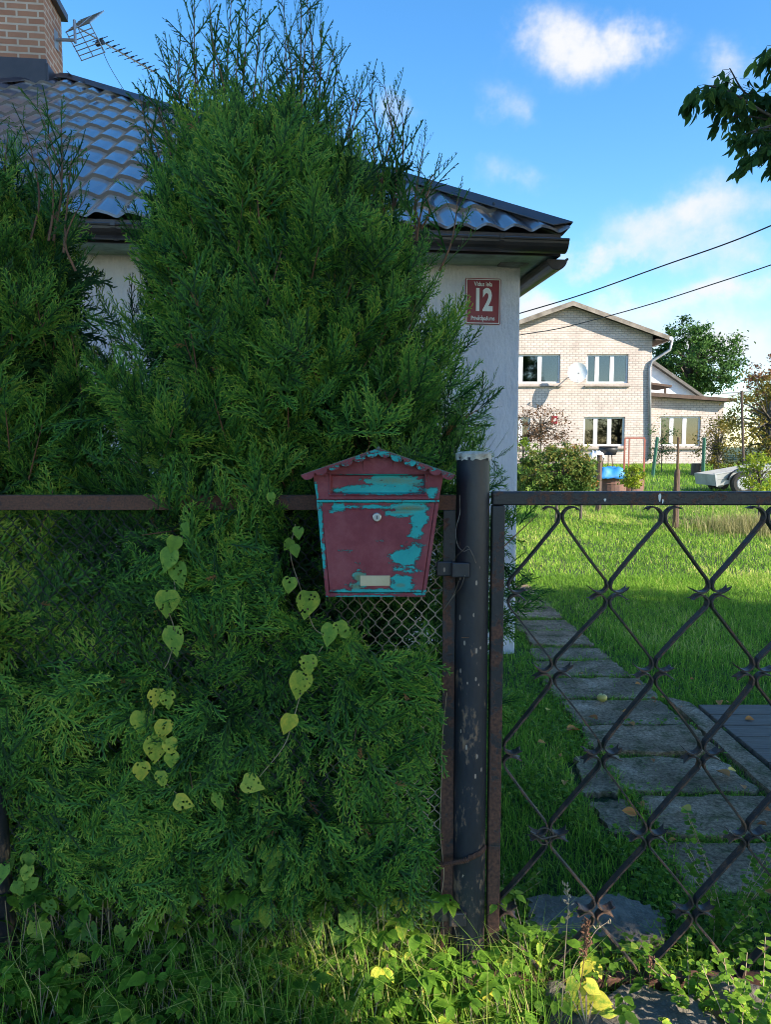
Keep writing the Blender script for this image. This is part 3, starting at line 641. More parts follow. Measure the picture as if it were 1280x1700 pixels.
def window(parent, r_, panes, proto=None, y=0.):
    x0, x1, z0, z1 = r_; cx_, cz_ = (x0 + x1) / 2, (z0 + z1) / 2
    m = MB(); t_ = .07; y0, y1 = y + .10, y + .17
    m.box(x0, x1, y0, y1, z1 - t_, z1); m.box(x0, x1, y0, y1, z0, z0 + t_); m.box(x0, x0 + t_, y0, y1, z0 + t_, z1 - t_); m.box(x1 - t_, x1, y0, y1, z0 + t_, z1 - t_)
    e = [x0 + t_] + [x0 + (x1 - x0) * f for f in panes] + [x1 - t_]
    for f in e[1:-1]: m.box(f - .085, f + .085, y0, y1, z0 + t_, z1 - t_)
    wd = m.build('window', M['white_paint'], parent)
    for i in range(len(e) - 1):
        a = e[i] + (.085 if i else 0); b = e[i + 1] - (.085 if i < len(e) - 2 else 0)
        box_ob('pane', (a, b, y0 + .03, y0 + .045, z0 + t_, z1 - t_), M['glass'], wd)
    m = MB(); m.box(x0 - .08, x1 + .08, y - .10, y - .002, z0 - .16, z0 - .11); m.build('sill', M['roof_edge'], wd)
    # curtains, and a dark sheet added behind the glass for the shade indoors
    box_ob('dark_backing', (x0 - .3, x1 + .3, y + .9, y + .95, z0 - .4, z1 + .2), M['dark_interior'], wd)
    m = MB(); n = 26
    V = []; xs = np.linspace(x0, x0 + (x1 - x0) * .2, n)
    for z in (z0, z1): V += [(x, y + .42 + .03 * math.sin(i * 1.9), z) for i, x in enumerate(xs)]
    m.add(V, [(i, i + 1, n + i + 1, n + i) for i in range(n - 1)]); V = [(x1 - (v[0] - x0) * .7, v[1], v[2]) for v in V]; m.build('curtain', M['curtain'], wd); m = MB()
    m.add(V, [(i + 1, i, n + i, n + i + 1) for i in range(n - 1)]); m.build('curtain', M['curtain'], wd)
    return wd
window(fh, wins[0], (.38, .68)); window(fh, wins[1], (.26, .62)); window(fh, wins[2], (.30, .64)); window(fh, wins[3], (.5,))
# downpipe
m = MB(); q = [fl(1112, 567), fl(1109, 582), fl(1082, 600), fl(1078, 612), fl(1079, 762)]
m.tube([(q[0][0], -.30, q[0][1]), (q[1][0], -.28, q[1][1]), (q[2][0], -.10, q[2][1]), (q[3][0], -.09, q[3][1]), (q[4][0], -.09, q[4][1])], .062, 8)
m.build('downpipe', M['zinc'], fh, smooth=True)
m = MB(); m.tube([(rx + .64, -.45, ez - .19), (rx + .64, 9.4, ez - .22)], .09, 8); m.build('gutter', M['zinc'], fh)
# plinth
# small brick wing with lean-to roof
wg = empty('brick_wing', (rx + 7.97 + .0, YF + .5, GZ)); tag(wg, 'low pale brick side wing with flat dark roof right of the two storey house', 'house')
def fl2(px, py): p = atY(px, py, YF + .5); return p[0] - 7.97 - rx, p[2] - GZ
t0 = fl2(1085, 658)[1]; xr = fl2(1203, 664)[0]; t1 = fl2(1203, 667)[1]
wx0, wz1 = fl2(1097, 691); wx1, wz0 = fl2(1163, 740)
m = MB(); wall_with_holes(m, .004, xr, -.6, lambda x: t0 + (t1 - t0) * x / xr, [(wx0, wx1, wz0, wz1)], 0, .35)
m.box(xr - .3, xr, .351, 5, -.6, t1 - .02); m.box(.005, xr, 5.001, 5.3, -.6, t1); m.build('wall', M['far_brick'], wg)
m = MB(); m.prism([(-.0 + .004, t0 + .01), (xr + .35, t1 + .0), (xr + .35, t1 + .11), (.004, t0 + .14)], -.38, 5.5); m.build('roof', M['grey_roof'], wg)
m = MB(); m.prism([(.004, t0 - .02), (xr + .37, t1 - .03), (xr + .37, t1 + .12), (.004, t0 + .15)], -.42, -.382); m.build('verge_board', M['wood_post'], wg)
window(wg, (wx0, wx1, wz0, wz1), (.30, .62))
# white gable behind the wing
wb = empty('white_outbuilding', (0, YF + 7, 0)); tag(wb, 'white gabled outbuilding showing behind the low brick wing', 'building')
g = [atY(*p, YF + 7) for p in ((1060, 590), (1156, 656), (1156, 700), (1020, 700), (1020, 620))]
m = MB(); m.prism([(p[0], p[2]) for p in g][::-1], 0, 4); m.build('wall', M['white_paint'], wb)
a, b = g[0], g[1]; m = MB(); m.prism([(a[0], a[2] + .02), (b[0] + .3, b[2] - .19), (b[0] + .3, b[2] - .03), (a[0], a[2] + .22)], -.3, 4.3)
c = g[4]; m.prism([(c[0] - .2, c[2]), (a[0], a[2] + .02), (a[0], a[2] + .22), (c[0] - .2, c[2] + .2)], -.3, 4.3); m.build('roof', M['grey_roof'], wb)
pc = empty('porch_roof', (0, YF + 3, 0)); tag(pc, 'small brown porch roof on a post above the wing', 'porch')
a = atY(1088, 636, YF + 3); b = atY(1116, 643, YF + 3)
m = MB(); m.prism([(a[0] - .6, a[2]), (b[0], b[2]), (b[0], b[2] + .1), (a[0] - .6, a[2] + .1)], 0, 2); m.build('roof', M['wood_post'], pc)
m = MB(); pz = atY(1106, 655, YF + 3); m.tube([(pz[0], .1, 1.0), (pz[0], .1, b[2])], .05, 6); m.build('post', M['wood_post'], pc)
# satellite dish
dp = atY(959, 620, YF - .75); ds = empty('satellite_dish', dp); tag(ds, 'white satellite dish on an arm between the upper windows', 'satellite dish')
axis = Vector((-.15, -1, .28)).normalized(); ax = axis.to_track_quat('Z', 'Y').to_matrix()
m = MB(); rings = 8; seg = 28; V = []; 
for side in (0, .02):
    for i in range(rings + 1):
        r_ = .43 * i / rings; 
        for k in range(seg): an = 2 * math.pi * k / seg; V.append(ax @ Vector((r_ * math.cos(an) * .93, r_ * math.sin(an) * 1.04, .30 * r_ * r_ / .43 - side)))
n = (rings + 1) * seg; F = []
for s_ in (0, 1):
    for i in range(rings):
        for k in range(seg):
            f = (s_ * n + i * seg + k, s_ * n + i * seg + (k + 1) % seg, s_ * n + (i + 1) * seg + (k + 1) % seg, s_ * n + (i + 1) * seg + k); F.append(f if s_ == 0 else f[::-1])
m.add(V, F); m.build('reflector', M['white_enamel'], ds, smooth=True)
m = MB(); bot = ax @ Vector((0, -.44, .12)); hd = ax @ Vector((0, -.16, .42)); m.tube([bot, hd], .012, 6); m.tube([hd, hd + ax @ Vector((0, .05, -.06))], .035, 8); m.build('feed_arm', M['zinc'], ds)
m = MB(); m.tube([(0, .05, -.0), (-.1, .40, -.12), (-.25, .74, -.12)], .022, 6); m.build('bracket', M['zinc'], ds)
# red number plate of the far house
p = atY(921, 697, YF - .03); s2 = empty('house_number_sign', p); tag(s2, 'small red plate with white number 10 on the far brick house', 'sign')
box_ob('backing_plate', (-.13, .13, 0, .02, -.17, .17), M['red_enamel'], s2); text('10', 'number_lettering', .2, M['white_enamel'], s2, (0, -.003, -.01), xs=.8, off=.006)
# ---------------- gate ----------------
GY = 1.95
gate = empty('iron_gate', (.29, GY, 0)); tag(gate, 'black iron garden gate with curled diamond lattice right of the round post', 'gate')
GX = .29
def gx(x): return x - GX
m = MB(); m.box(gx(.276), gx(1.53), -.018, .018, 1.328, 1.363); m.build('top_rail', M['black_iron'], gate, bevel=.004)
m = MB(); m.box(gx(.276), gx(.309), -.0175, .0175, .03, 1.327); m.build('stile', M['rust_heavy'], gate, bevel=.003)
m = MB(); m.box(gx(1.497), gx(1.53), -.0175, .0175, .03, 1.327); m.build('stile', M['rust_heavy'], gate, bevel=.003)
m = MB(); m.box(gx(.31), gx(1.496), -.018, .018, -.0, .035); m.build('bottom_rail', M['rust_heavy'], gate, bevel=.004)
m = MB()
for (bx, bz, w_, h_) in ((1005, 830, .006, .008), (1096, 826, .007, .022), (1101, 832, .004, .012)):
    p = atY(bx, bz, GY - .0195); m.add([(gx(p[0]) + w_ * .5 * math.cos(a) * (1 + .25 * math.sin(3 * a)), -.0195, p[2] + h_ * .5 * math.sin(a) * (1 + .2 * math.cos(5 * a))) for a in np.linspace(0, 2 * math.pi, 12, endpoint=False)], [tuple(range(12))])
m.build('paint_splash', M['white_enamel'], gate)
def strip(path, half_w=.0122, th=.0045, y0=0.):
    """flat iron bar on edge along a path in (x, z); forked flared tips"""
    P = [Vector((p[0], 0, p[1])) for p in path]; n = len(P); V = []; F = []
    s_ = [0]
    for a, b in zip(P[:-1], P[1:]): s_.append(s_[-1] + (b - a).length)
    for i, p in enumerate(P):
        t = (P[min(i + 1, n - 1)] - P[max(i - 1, 0)]).normalized(); nv = Vector((-t.z, 0, t.x))
        e = min(s_[i], s_[-1] - s_[i]); hw = half_w + max(0, (.034 - e) / .034) * .004; tt = th * (1 if e > .01 else .6)
        for a_, b_ in ((-1, -1), (1, -1), (1, 1), (-1, 1)): V.append(p + nv * tt / 2 * a_ + Vector((0, hw * b_ + y0, 0)))
    for i in range(n - 1):
        for k in range(4): F.append((i * 4 + k, i * 4 + (k + 1) % 4, i * 4 + 4 + (k + 1) % 4, i * 4 + 4 + k))
    for end, d in ((0, -1), (n - 1, 1)):
        t = (P[end] - P[end + (1 if end == 0 else -1)]).normalized(); up = Vector((0, 0, 1)) * (.0045 if random.random() < .5 else -.003)
        b = len(V); ec = [V[end * 4 + k] for k in range(4)]
        mid0 = (ec[0] + ec[3]) / 2; mid1 = (ec[1] + ec[2]) / 2
        V += [mid0, mid1, ec[0] + t * .008 + Vector((0, -.002, 0)) + up, ec[3] + t * .008 + Vector((0, .002, 0)) + up]
        F += [(end * 4, end * 4 + 1, b + 2), (end * 4, b + 2, b), (end * 4 + 1, b + 1, b + 2), (b, b + 2, b + 1), (end * 4 + 3, b, b + 3), (end * 4 + 3, b + 3, end * 4 + 2), (end * 4 + 2, b + 3, b + 1), (b, b + 1, b + 3)]
    return V, F
rowz = [1.313, 1.095, .885, .660, .436, .222, .030]
ox_ = [.456, .318, .444, .312, .440, .306, .436]
def node(r_, c): return (ox_[r_] + c * .2665, rowz[r_])
def lattice_bar(lo, hi, up):       # lo, hi nodes; up=+1 for "/" bars
    (x0, z0), (x1, z1) = lo, hi; s = 1 if x1 > x0 else -1
    j = lambda: random.uniform(-.002, .002)
    A = [(x0 + s * .046, z0 + .013 + j()), (x0 + s * .030, z0 + .004), (x0 + s * .015, z0 + .006), (x0 + s * .0045, z0 + .019), (x0 + s * .008, z0 + .036)]
    B = [(x1 - s * .046, z1 - .013 + j()), (x1 - s * .030, z1 - .004), (x1 - s * .015, z1 - .006), (x1 - s * .0045, z1 - .019), (x1 - s * .008, z1 - .036)]
    if z1 > 1.3: B = [(x1 - s * .042, z1 + .006), (x1 - s * .034, z1 + .010), (x1 - s * .016, z1 + .006), (x1 - s * .004, z1 - .010), (x1 - s * .007, z1 - .03)]
    if z0 < .04: A = [(x0 + s * .006, z0 + .006), (x0 + s * .012, z0 + .02)]
    pa = catmull(A, 4); pb = catmull(B, 4)[::-1]
    a, b = pa[-1], pb[0]; md = [a + (b - a) * t for t in (.2, .4, .6, .8)]
    bend = random.uniform(-.004, .004); md = [q + np.array([0, bend * math.sin(math.pi * t)]) for q, t in zip(md, (.2, .4, .6, .8))]
    V, F = strip([(gx(q[0]), q[1]) for q in list(pa) + md + list(pb)], y0=random.uniform(-.002, .002))
    m = MB(); m.add(V, F); m.build('lattice_bar', M['lattice'], gate)
for r_ in range(6):
    for c in range(6):
        hi = node(r_, c)
        if hi[0] > 1.52: continue
        for tgt in range(6):
            lo = node(r_ + 1, tgt)
            if abs(abs(lo[0] - hi[0]) - .135) < .03 and lo[0] < 1.52 and lo[0] > .29: lattice_bar(lo, hi, 1)
# bars running into the left stile from the odd rows
m = MB()
for r_ in (0, 2, 4):
    pass
p = node(4, 0); pts = [(gx(p[0] - .012 + .024 * math.cos(a) * (1 - a / 25)), -.014 + .006 * a / 6, p[1] + .024 * math.sin(a)) for a in np.linspace(0, 13, 40)]
m.tube(pts, .0022, 5); m.tube([(gx(p[0] - .05), -.013, p[1] + .012), (gx(p[0] - .02), -.018, p[1] - .004), (gx(p[0] + .02), -.016, p[1] + .005)], .003, 5)
m.build('binding_wire', M['wire_dark'], gate)

# ---------------- round post ----------------
post = empty('round_gate_post', (.227, GY, 0)); tag(post, 'round black steel pipe post with flaking cream cap between mailbox and gate', 'gate post')
m = MB(); N = 36
prof = [(-.10, .0435), (.4, .0435), (.8, .0432), (1.2, .0430), (1.452, .0428)]
for (z, r_) in prof: pass
m.tube([(0, 0, z) for z, r_ in prof], [r_ for z, r_ in prof], N, caps=True); m.build('pipe', M['post'], post, smooth=True).modifiers.new('es', 'EDGE_SPLIT').split_angle = R(50)
r2 = np.random.default_rng(11); V = [(0, 0, .0155)]; F = []
rr = .0455 + .0022 * np.sin(np.arange(40) * 1.3) + r2.normal(0, .0012, 40)
for i in range(40): a = 2 * math.pi * i / 40; V.append((rr[i] * .8 * math.cos(a), rr[i] * .8 * math.sin(a), .0135))
for i in range(40): a = 2 * math.pi * i / 40; V.append((rr[i] * math.cos(a), rr[i] * math.sin(a), .009))
for i in range(40): a = 2 * math.pi * i / 40; V.append((rr[i] * 1.005 * math.cos(a), rr[i] * 1.005 * math.sin(a), -.007 + r2.normal(0, .003)))
for i in range(40):
    j = (i + 1) % 40; F += [(0, 1 + i, 1 + j), (1 + i, 41 + i, 41 + j, 1 + j), (41 + i, 81 + i, 81 + j, 41 + j)]
m = MB(); m.add([(v[0], v[1], v[2] + 1.452) for v in V], F); m.build('cap', M['cap'], post, smooth=False)
for z in (1.165, .225):
    m = MB(); m.box(-.058, -.012, -.052, -.040, z - .019, z + .019); m.box(-.095, -.050, -.030, -.024, z - .019, z + .019); m.build('weld_bracket', M['post'], post, bevel=.003)

# ---------------- fence panel ----------------
FZ0, FZ1 = .05, 1.353
fence = empty('chain_link_fence', (-.42, GY + .01, 0)); tag(fence, 'chain link fence panel in a rusty angle iron frame along the thuja hedge', 'fence')
fx = lambda x: x + .42
m = MB(); m.box(fx(-1.03), fx(.183), -.018, -.013, 1.315, 1.353); m.box(fx(-1.03), fx(.183), -.0125, .016, 1.348, 1.353); m.build('top_rail', M['rust'], fence, bevel=.0015)
m = MB(); m.box(fx(.150), fx(.183), -.018, -.013, .0, 1.3145); m.box(fx(.1785), fx(.183), -.0125, .016, .0, 1.3145); m.build('upright', M['rust_heavy'], fence, bevel=.0015)
m = MB(); m.box(fx(-1.03), fx(.149), -.018, -.013, .02, .055); m.build('bottom_rail', M['rust'], fence)
def chain():
    pt = .0182; m = MB(); n = int(1.178 / pt); dzz = .0222; nz = int((1.312 - .06) / (2 * dzz)); r_ = .00125
    for i in range(n + 1):
        x0 = -1.03 + i * pt; V = []
        pts = []
        for k in range(nz * 2 + 1):
            z = .06 + k * dzz
            x = x0 + (pt + .0012 if (k + i) % 2 else -.0012)
            y = .0022 * (1 if (k + i) % 2 else -1)
            xx = x + .003 * math.sin(z * 9 + x0 * 11); sl_ = .004
            pts += [(fx(xx), y + .004 * math.sin(x0 * 8 + z * 5), z - sl_ * .5), (fx(xx), -y + .004 * math.sin(x0 * 8 + z * 5), z + sl_ * .5)]
        m.tube(pts, r_, 4, caps=False)
    return m
def wire_mat():
    m, nt, b = mat('chain_link_wire'); tc = nn(nt, 'ShaderNodeTexCoord'); sp = nn(nt, 'ShaderNodeSeparateXYZ'); nt.links.new(tc.outputs['Object'], sp.inputs[0])
    no = nn(nt, 'ShaderNodeTexNoise', i_Scale=4., i_Detail=5.); nt.links.new(tc.outputs['Object'], no.inputs['Vector'])
    f = mth(nt, 'ADD', sp.outputs[0], mth(nt, 'MULTIPLY', mth(nt, 'SUBTRACT', no.outputs[0], .5), .5)); mr = nn(nt, 'ShaderNodeMapRange', i_1=.28, i_2=.46); nt.links.new(f, mr.inputs[0])
    nt.links.new(mixc(nt, mr.outputs[0], (.035, .032, .032), (.48, .38, .29)), b.inputs['Base Color']); b.inputs['Roughness'].default_value = .6; b.inputs['Metallic'].default_value = .25
    return m
chain().build('wire_mesh', wire_mat(), fence)
lp = empty('fence_post', (-1.075, GY, 0)); tag(lp, 'dark leaning steel fence post at the far left of the hedge', 'fence post')
m = MB(); m.tube([(.035, 0, -.1), (-.0, 0, 1.35)], .032, 20); m.build('pipe', M['post'], lp, smooth=True)
m = MB(); m.tube([(0, 0, 1.35), (0, 0, 1.365)], [.034, .030], 20); m.build('cap', M['rust'], lp)

# coil spring from the hedge round the post to the gate
sp = MB(); a = Vector(atY(668, 1449, GY - .02)); b = Vector(atY(778, 1427, GY - .053)); L_ = (b - a).length; d = (b - a).normalized(); n1 = d.orthogonal().normalized(); n2 = d.cross(n1); turns = 30
sp.tube([a + d * L_ * t + (n1 * math.cos(t * turns * 2 * math.pi) + n2 * math.sin(t * turns * 2 * math.pi)) * .0062 for t in np.linspace(0, 1, turns * 9)], .0016, 5)
sp.tube([a - d * .002, b], .0042, 6)
cen = Vector((.227, GY)); a0 = math.atan2(b.y - cen.y, b.x - cen.x); P = []
for t in np.linspace(0, 1, 190):
    an = a0 + t * 1.15; rad = .0475; c3 = Vector((cen.x + rad * math.cos(an), cen.y + rad * math.sin(an), b.z + .020 * t)); o1 = Vector((math.cos(an), math.sin(an), 0)); ph = t * 17 * 2 * math.pi
    P.append(c3 + (o1 * math.cos(ph) * .35 + Vector((0, 0, 1)) * math.sin(ph)) * .0068)
sp.tube(P, .0017, 5)
tag(sp.build('coil_spring', M['rust']), 'rusty coil spring stretched from the hedge and wrapped round the gate post', 'spring')
# loose tie wire beside the post
def tie(name, pix, y, r_, mt, label):
    P = [atY(px, py, y + dy) for px, py, dy in pix]; m = MB(); m.tube(catmull(P, 6), r_, 5); tag(m.build(name, mt), label, 'wire')
tie('tie_wire', [(763, 822, 0), (764, 850, -.004), (757, 880, -.02), (760, 905, -.03), (770, 915, -.035), (779, 912, -.035), (785, 920, -.04), (790, 935, -.042), (778, 908, -.045), (770, 912, -.04), (757, 925, -.02), (752, 935, -.01), (751, 950, 0), (750, 945, 0)], GY - .022, .0009, M['wire'], 'thin pale tie wire twisted round the upper post bracket')
tie('tie_wire', [(772, 955, -.03), (765, 975, -.02), (757, 985, 0), (745, 1000, 0), (735, 1015, 0), (752, 990, -.01), (762, 965, -.03)], GY - .024, .0009, M['wire'], 'loose bent wire end hanging below the upper post bracket')
tie('dry_vine_stem', [(742, 1150, 0), (735, 1220, 0), (733, 1300, 0), (731, 1380, 0), (737, 1450, 0), (730, 1500, 0)], GY - .024, .0011, M['stalk'], 'thin dry stem climbing along the rusty fence upright')

# ---------------- mailbox ----------------
MY = 1.82
def mp_(px, py, y=MY): p = atY(px, py, y); return p[0], p[2]
mcx = mp_(628, 850)[0]; mbz = mp_(628, 990)[1]
mail = empty('mailbox', (mcx, 1.93, mbz)); tag(mail, 'maroon metal mailbox with peeling paint showing turquoise and a scalloped little roof', 'mailbox')
def ml(px, py, y=MY): x, z = mp_(px, py, y); return x - mcx, z - mbz
DF = MY - 1.93
TEAL = [(628, 786, 62, 3, .95, 0), (654, 800, 46, 14, .92, 1), (690, 805, 16, 12, .8, 1), (630, 813, 70, 8, 1.0, 0), (628, 832, 98, 2.6, 1.1, 0), (718, 818, 9, 9, .9, 0), (523, 850, 5, 42, 1.3, 0), (531, 880, 5, 45, .9, 0), (537, 930, 4, 45, .7, 0), (562, 841, 12, 8, .9, 0), (556, 848, 10, 5, .6, 0),
        (620, 841, 70, 4, .75, 0), (680, 845, 27, 11, 1.1, 1), (665, 852, 25, 7, .9, 1), (696, 862, 13, 14, 1.1, 0), (690, 885, 13, 11, .85, 0), (683, 905, 22, 9, .62, 0), (670, 925, 24, 13, 1.0, 0), (688, 915, 10, 18, .9, 0), (676, 945, 22, 8, .7, 0), (598, 960, 13, 22, .75, 2), (590, 975, 14, 12, .7, 2),
        (668, 968, 20, 15, .95, 0), (665, 973, 10, 9, .6, 2), (625, 981, 85, 4, .85, 0), (575, 914, 22, 3, .45, 0), (622, 898, 22, 3, .35, 0), (610, 760, 6, 12, .7, 0), (695, 985, 12, 4, .7, 0), (610, 990, 60, 2.5, .9, 0), (640, 868, 7, 3, .4, 0)]
def paint_attrs(px, py):
    f = np.zeros_like(px, dtype=float); o = np.zeros_like(f)
    for cx, cy, rx_, ry_, st, ol in TEAL:
        g = st * np.exp(-.5 * (((px - cx) / rx_) ** 2 + ((py - cy) / ry_) ** 2) ** 1.3); f = np.maximum(f, g)
        if ol: o = np.maximum(o, g * (.9 if ol == 2 else .6) * np.exp(-((py - cy + 2) / (ry_ * .7)) ** 2))
    return f, o
def mail_mat():
    m, nt, b = mat('peeling_mailbox_paint')
    tc = nn(nt, 'ShaderNodeTexCoord'); mp = nn(nt, 'ShaderNodeMapping'); mp.inputs['Scale'].default_value = (1, 1, 1.9); nt.links.new(tc.outputs['Object'], mp.inputs[0])
    n1 = nn(nt, 'ShaderNodeTexNoise', i_Scale=42., i_Detail=11., i_Roughness=.78); nt.links.new(mp.outputs[0], n1.inputs['Vector'])
    n2 = nn(nt, 'ShaderNodeTexNoise', i_Scale=230., i_Detail=5., i_Roughness=.7); nt.links.new(mp.outputs[0], n2.inputs['Vector'])
    n3 = nn(nt, 'ShaderNodeTexNoise', i_Scale=14., i_Detail=8., i_Roughness=.7); nt.links.new(tc.outputs['Object'], n3.inputs['Vector'])
    at = nn(nt, 'ShaderNodeAttribute', attribute_name='peel'); ol = nn(nt, 'ShaderNodeAttribute', attribute_name='stain')
    f = mth(nt, 'ADD', at.outputs['Fac'], mth(nt, 'MULTIPLY', mth(nt, 'SUBTRACT', n1.outputs[0], .5), 2.3))
    f = mth(nt, 'ADD', f, mth(nt, 'MULTIPLY', mth(nt, 'SUBTRACT', n2.outputs[0], .5), .8))
    mk = nn(nt, 'ShaderNodeMapRange', i_1=.56, i_2=.59); nt.links.new(f, mk.inputs[0]); mk0 = nn(nt, 'ShaderNodeMapRange', i_1=.48, i_2=.52); nt.links.new(f, mk0.inputs[0])
    red = ramp(nt, n3.outputs[0], [(.3, (.175, .028, .040)), (.5, (.23, .046, .060)), (.7, (.29, .082, .092))])
    sc_ = nn(nt, 'ShaderNodeMapRange', i_1=.66, i_2=.72, i_4=.5); nt.links.new(n2.outputs[0], sc_.inputs[0]); red = mixc(nt, sc_.outputs[0], red, (.38, .17, .19))
    teal = ramp(nt, n3.outputs[0], [(.3, (.014, .30, .30)), (.7, (.03, .42, .40))])
    so = nn(nt, 'ShaderNodeMapRange', i_1=.30, i_2=.75, i_4=.9); nt.links.new(mth(nt, 'ADD', ol.outputs['Fac'], mth(nt, 'MULTIPLY', mth(nt, 'SUBTRACT', n2.outputs[0], .5), .6)), so.inputs[0])
    teal = mixc(nt, so.outputs[0], teal, (.22, .17, .035))
    red = mixc(nt, mk0.outputs[0], red, (.13, .045, .045)); nt.links.new(mixc(nt, mk.outputs[0], red, teal), b.inputs['Base Color']); b.inputs['Roughness'].default_value = .5; b.inputs['Specular IOR Level'].default_value = .28
    bp = nn(nt, 'ShaderNodeBump', invert=True, i_Strength=.9, i_Distance=.0016); nt.links.new(mth(nt, 'ADD', mk.outputs[0], mth(nt, 'MULTIPLY', n2.outputs[0], .4)), bp.inputs['Height']); nt.links.new(bp.outputs[0], b.inputs['Normal'])
    return m
M['mail'] = mail_mat()
M['roof_mail'] = rusty('mailbox_roof_paint', (.13, .075, .068), (.17, .12, .07), (.05, .20, .19), .52, 30., .5)
def grid_panel(name, c00, c10, c11, c01, y, nx, ny, parent, thick=.0015, yfun=None):
    """front panel between four photo-measured corners (bottom-left, bottom-right, top-right, top-left), as a fine grid carrying the peel mask"""
    u = np.linspace(0, 1, nx)[None, :, None]; v = np.linspace(0, 1, ny)[:, None, None]
    P = (1 - v) * ((1 - u) * np.array(c00) + u * np.array(c10)) + v * ((1 - u) * np.array(c01) + u * np.array(c11))
    px, py = P[..., 0], P[..., 1]
    a = (px - 640) / FPX; bb = (850 - py) / FPX; dy = math.cos(PITCH) + bb * math.sin(PITCH); t = MY / dy
    X = a * t - mcx; Z = (-math.sin(PITCH) + bb * math.cos(PITCH)) * t + EYE - mbz; Y = np.full_like(X, y)
    if yfun is not None: Y = Y + yfun(px, py)
    f, o = paint_attrs(px.ravel(), py.ravel())
    V = np.stack([X.ravel(), Y.ravel(), Z.ravel()], 1); i = (np.arange(ny - 1)[:, None] * nx + np.arange(nx - 1)[None]).ravel()
    Q = np.stack([i, i + 1, i + nx + 1, i + nx], 1)
    edge = np.concatenate([np.arange(nx), np.arange(1, ny) * nx + nx - 1, (ny - 1) * nx + np.arange(nx - 2, -1, -1), np.arange(ny - 2, 0, -1) * nx])
    b0 = len(V); V = np.concatenate([V, V[edge] + np.array([0, thick, 0])]); k = len(edge); j = np.arange(k)
    Q = np.concatenate([Q, np.stack([edge[j], b0 + j, b0 + (j + 1) % k, edge[(j + 1) % k]], 1)])
    f = np.concatenate([f, f[edge]]); o = np.concatenate([o, o[edge]])
    me = quads_mesh(name, V, Q, {'peel': f, 'stain': o}); return link(name, me, M['mail'], parent)
# body: tapered box, its front faces are fine grids
def bodybox():
    BL, BR, TR, TL = ml(541, 990), ml(706, 990), ml(736, 790), ml(519, 790); pk = ml(628, 755)
    o = [BL, BR, TR, pk, TL]; m = MB(); m.prism(o, DF + .018, -.002); b = m.build('body', M['mail'], mail, bevel=.003)
    at = b.data.attributes.new('peel', 'FLOAT', 'POINT'); at.data.foreach_set('value', [.42 if v.co.z > .04 and v.co.x < 0 else .2 for v in b.data.vertices]); return b
body = bodybox()
def upper_y(px, py):
    # recessed mail slot with a soft edge
    x0, x1, z0, z1 = 549, 706, 788, 820
    d = np.minimum(np.minimum(px - x0, x1 - px), np.minimum(py - z0, z1 - py)); ins = np.clip(d / 2.2, 0, 1)
    rim = np.exp(-((d + 1.5) / 1.6) ** 2)
    return ins * .013 - rim * .0035
grid_panel('upper_panel', (526, 829), (729, 829), (737, 787), (519, 787), DF - .000, 300, 70, mail, .003, upper_y)
def gable():
    m = MB(); a, b, c = ml(519, 786.5), ml(737, 786.5), ml(628, 752); m.prism([a, b, c], DF, DF + .0078); g_ = m.build('gable_panel', M['mail'], mail)
gable()
def door_y(px, py): return -.0015 * np.exp(-((py - 843) / 3.0) ** 2) * ((px > 555) & (px < 703)) * 1.2
grid_panel('door', (548, 983), (700, 983), (722, 834), (533, 834), DF - .003, 230, 190, mail, .011, door_y)
m = MB(); a, b = ml(526, 833.2), ml(729, 829.8); m.box(a[0], b[0], DF - .010, DF - .003, a[1], b[1]); lip = m.build('door_lip', M['mail'], mail, bevel=.001)
at = lip.data.attributes.new('peel', 'FLOAT', 'POINT'); at.data.foreach_set('value', [.8] * len(lip.data.vertices))
for c00, c10, c11, c01 in (((541, 990), (547, 990), (533, 834), (526, 834)), ((701, 990), (706, 990), (729, 834), (723, 834)), ((547.2, 990), (700.8, 990), (700.5, 984.5), (547.5, 984.5))):
    grid_panel('frame_strip', c00, c10, c11, c01, DF - .004, 20, 120, mail, .012)
# dark gap ring round the door is real: door sits .5 px inside the frame strips
m = MB(); c = ml(626, 858); m.tube([(c[0], DF - .003, c[1]), (c[0], DF - .010, c[1]), (c[0], DF - .0115, c[1])], [.0108, .0105, .0088], 24); lk = m.build('lock', M['alu'], mail, smooth=False)
m = MB(); m.tube([(c[0], DF - .0116, c[1]), (c[0], DF - .0135, c[1])], [.0066, .0062], 20); m.build('cylinder', M['zinc'], lk)
m = MB(); m.box(c[0] - .0009, c[0] + .0009, DF - .0142, DF - .0136, c[1] - .0042, c[1] + .0042); m.build('key_slot', M['plastic_black'], lk)
M['beige'] = simple('beige_plate', (.62, .52, .34), .35, (.52, .43, .27), 12.)
m = MB(); a, b = ml(598, 972), ml(647.5, 955); m.box(a[0], b[0], DF - .0055, DF - .0032, a[1], b[1]); m.build('name_plate', M['beige'], mail, bevel=.0008)
m = MB(); a, b = ml(603, 780.5), ml(652, 762); m.box(a[0], b[0], DF - .0022, DF - .0002, a[1], b[1]); t = m.build('badge_plate', M['mail'], mail, bevel=.0008)
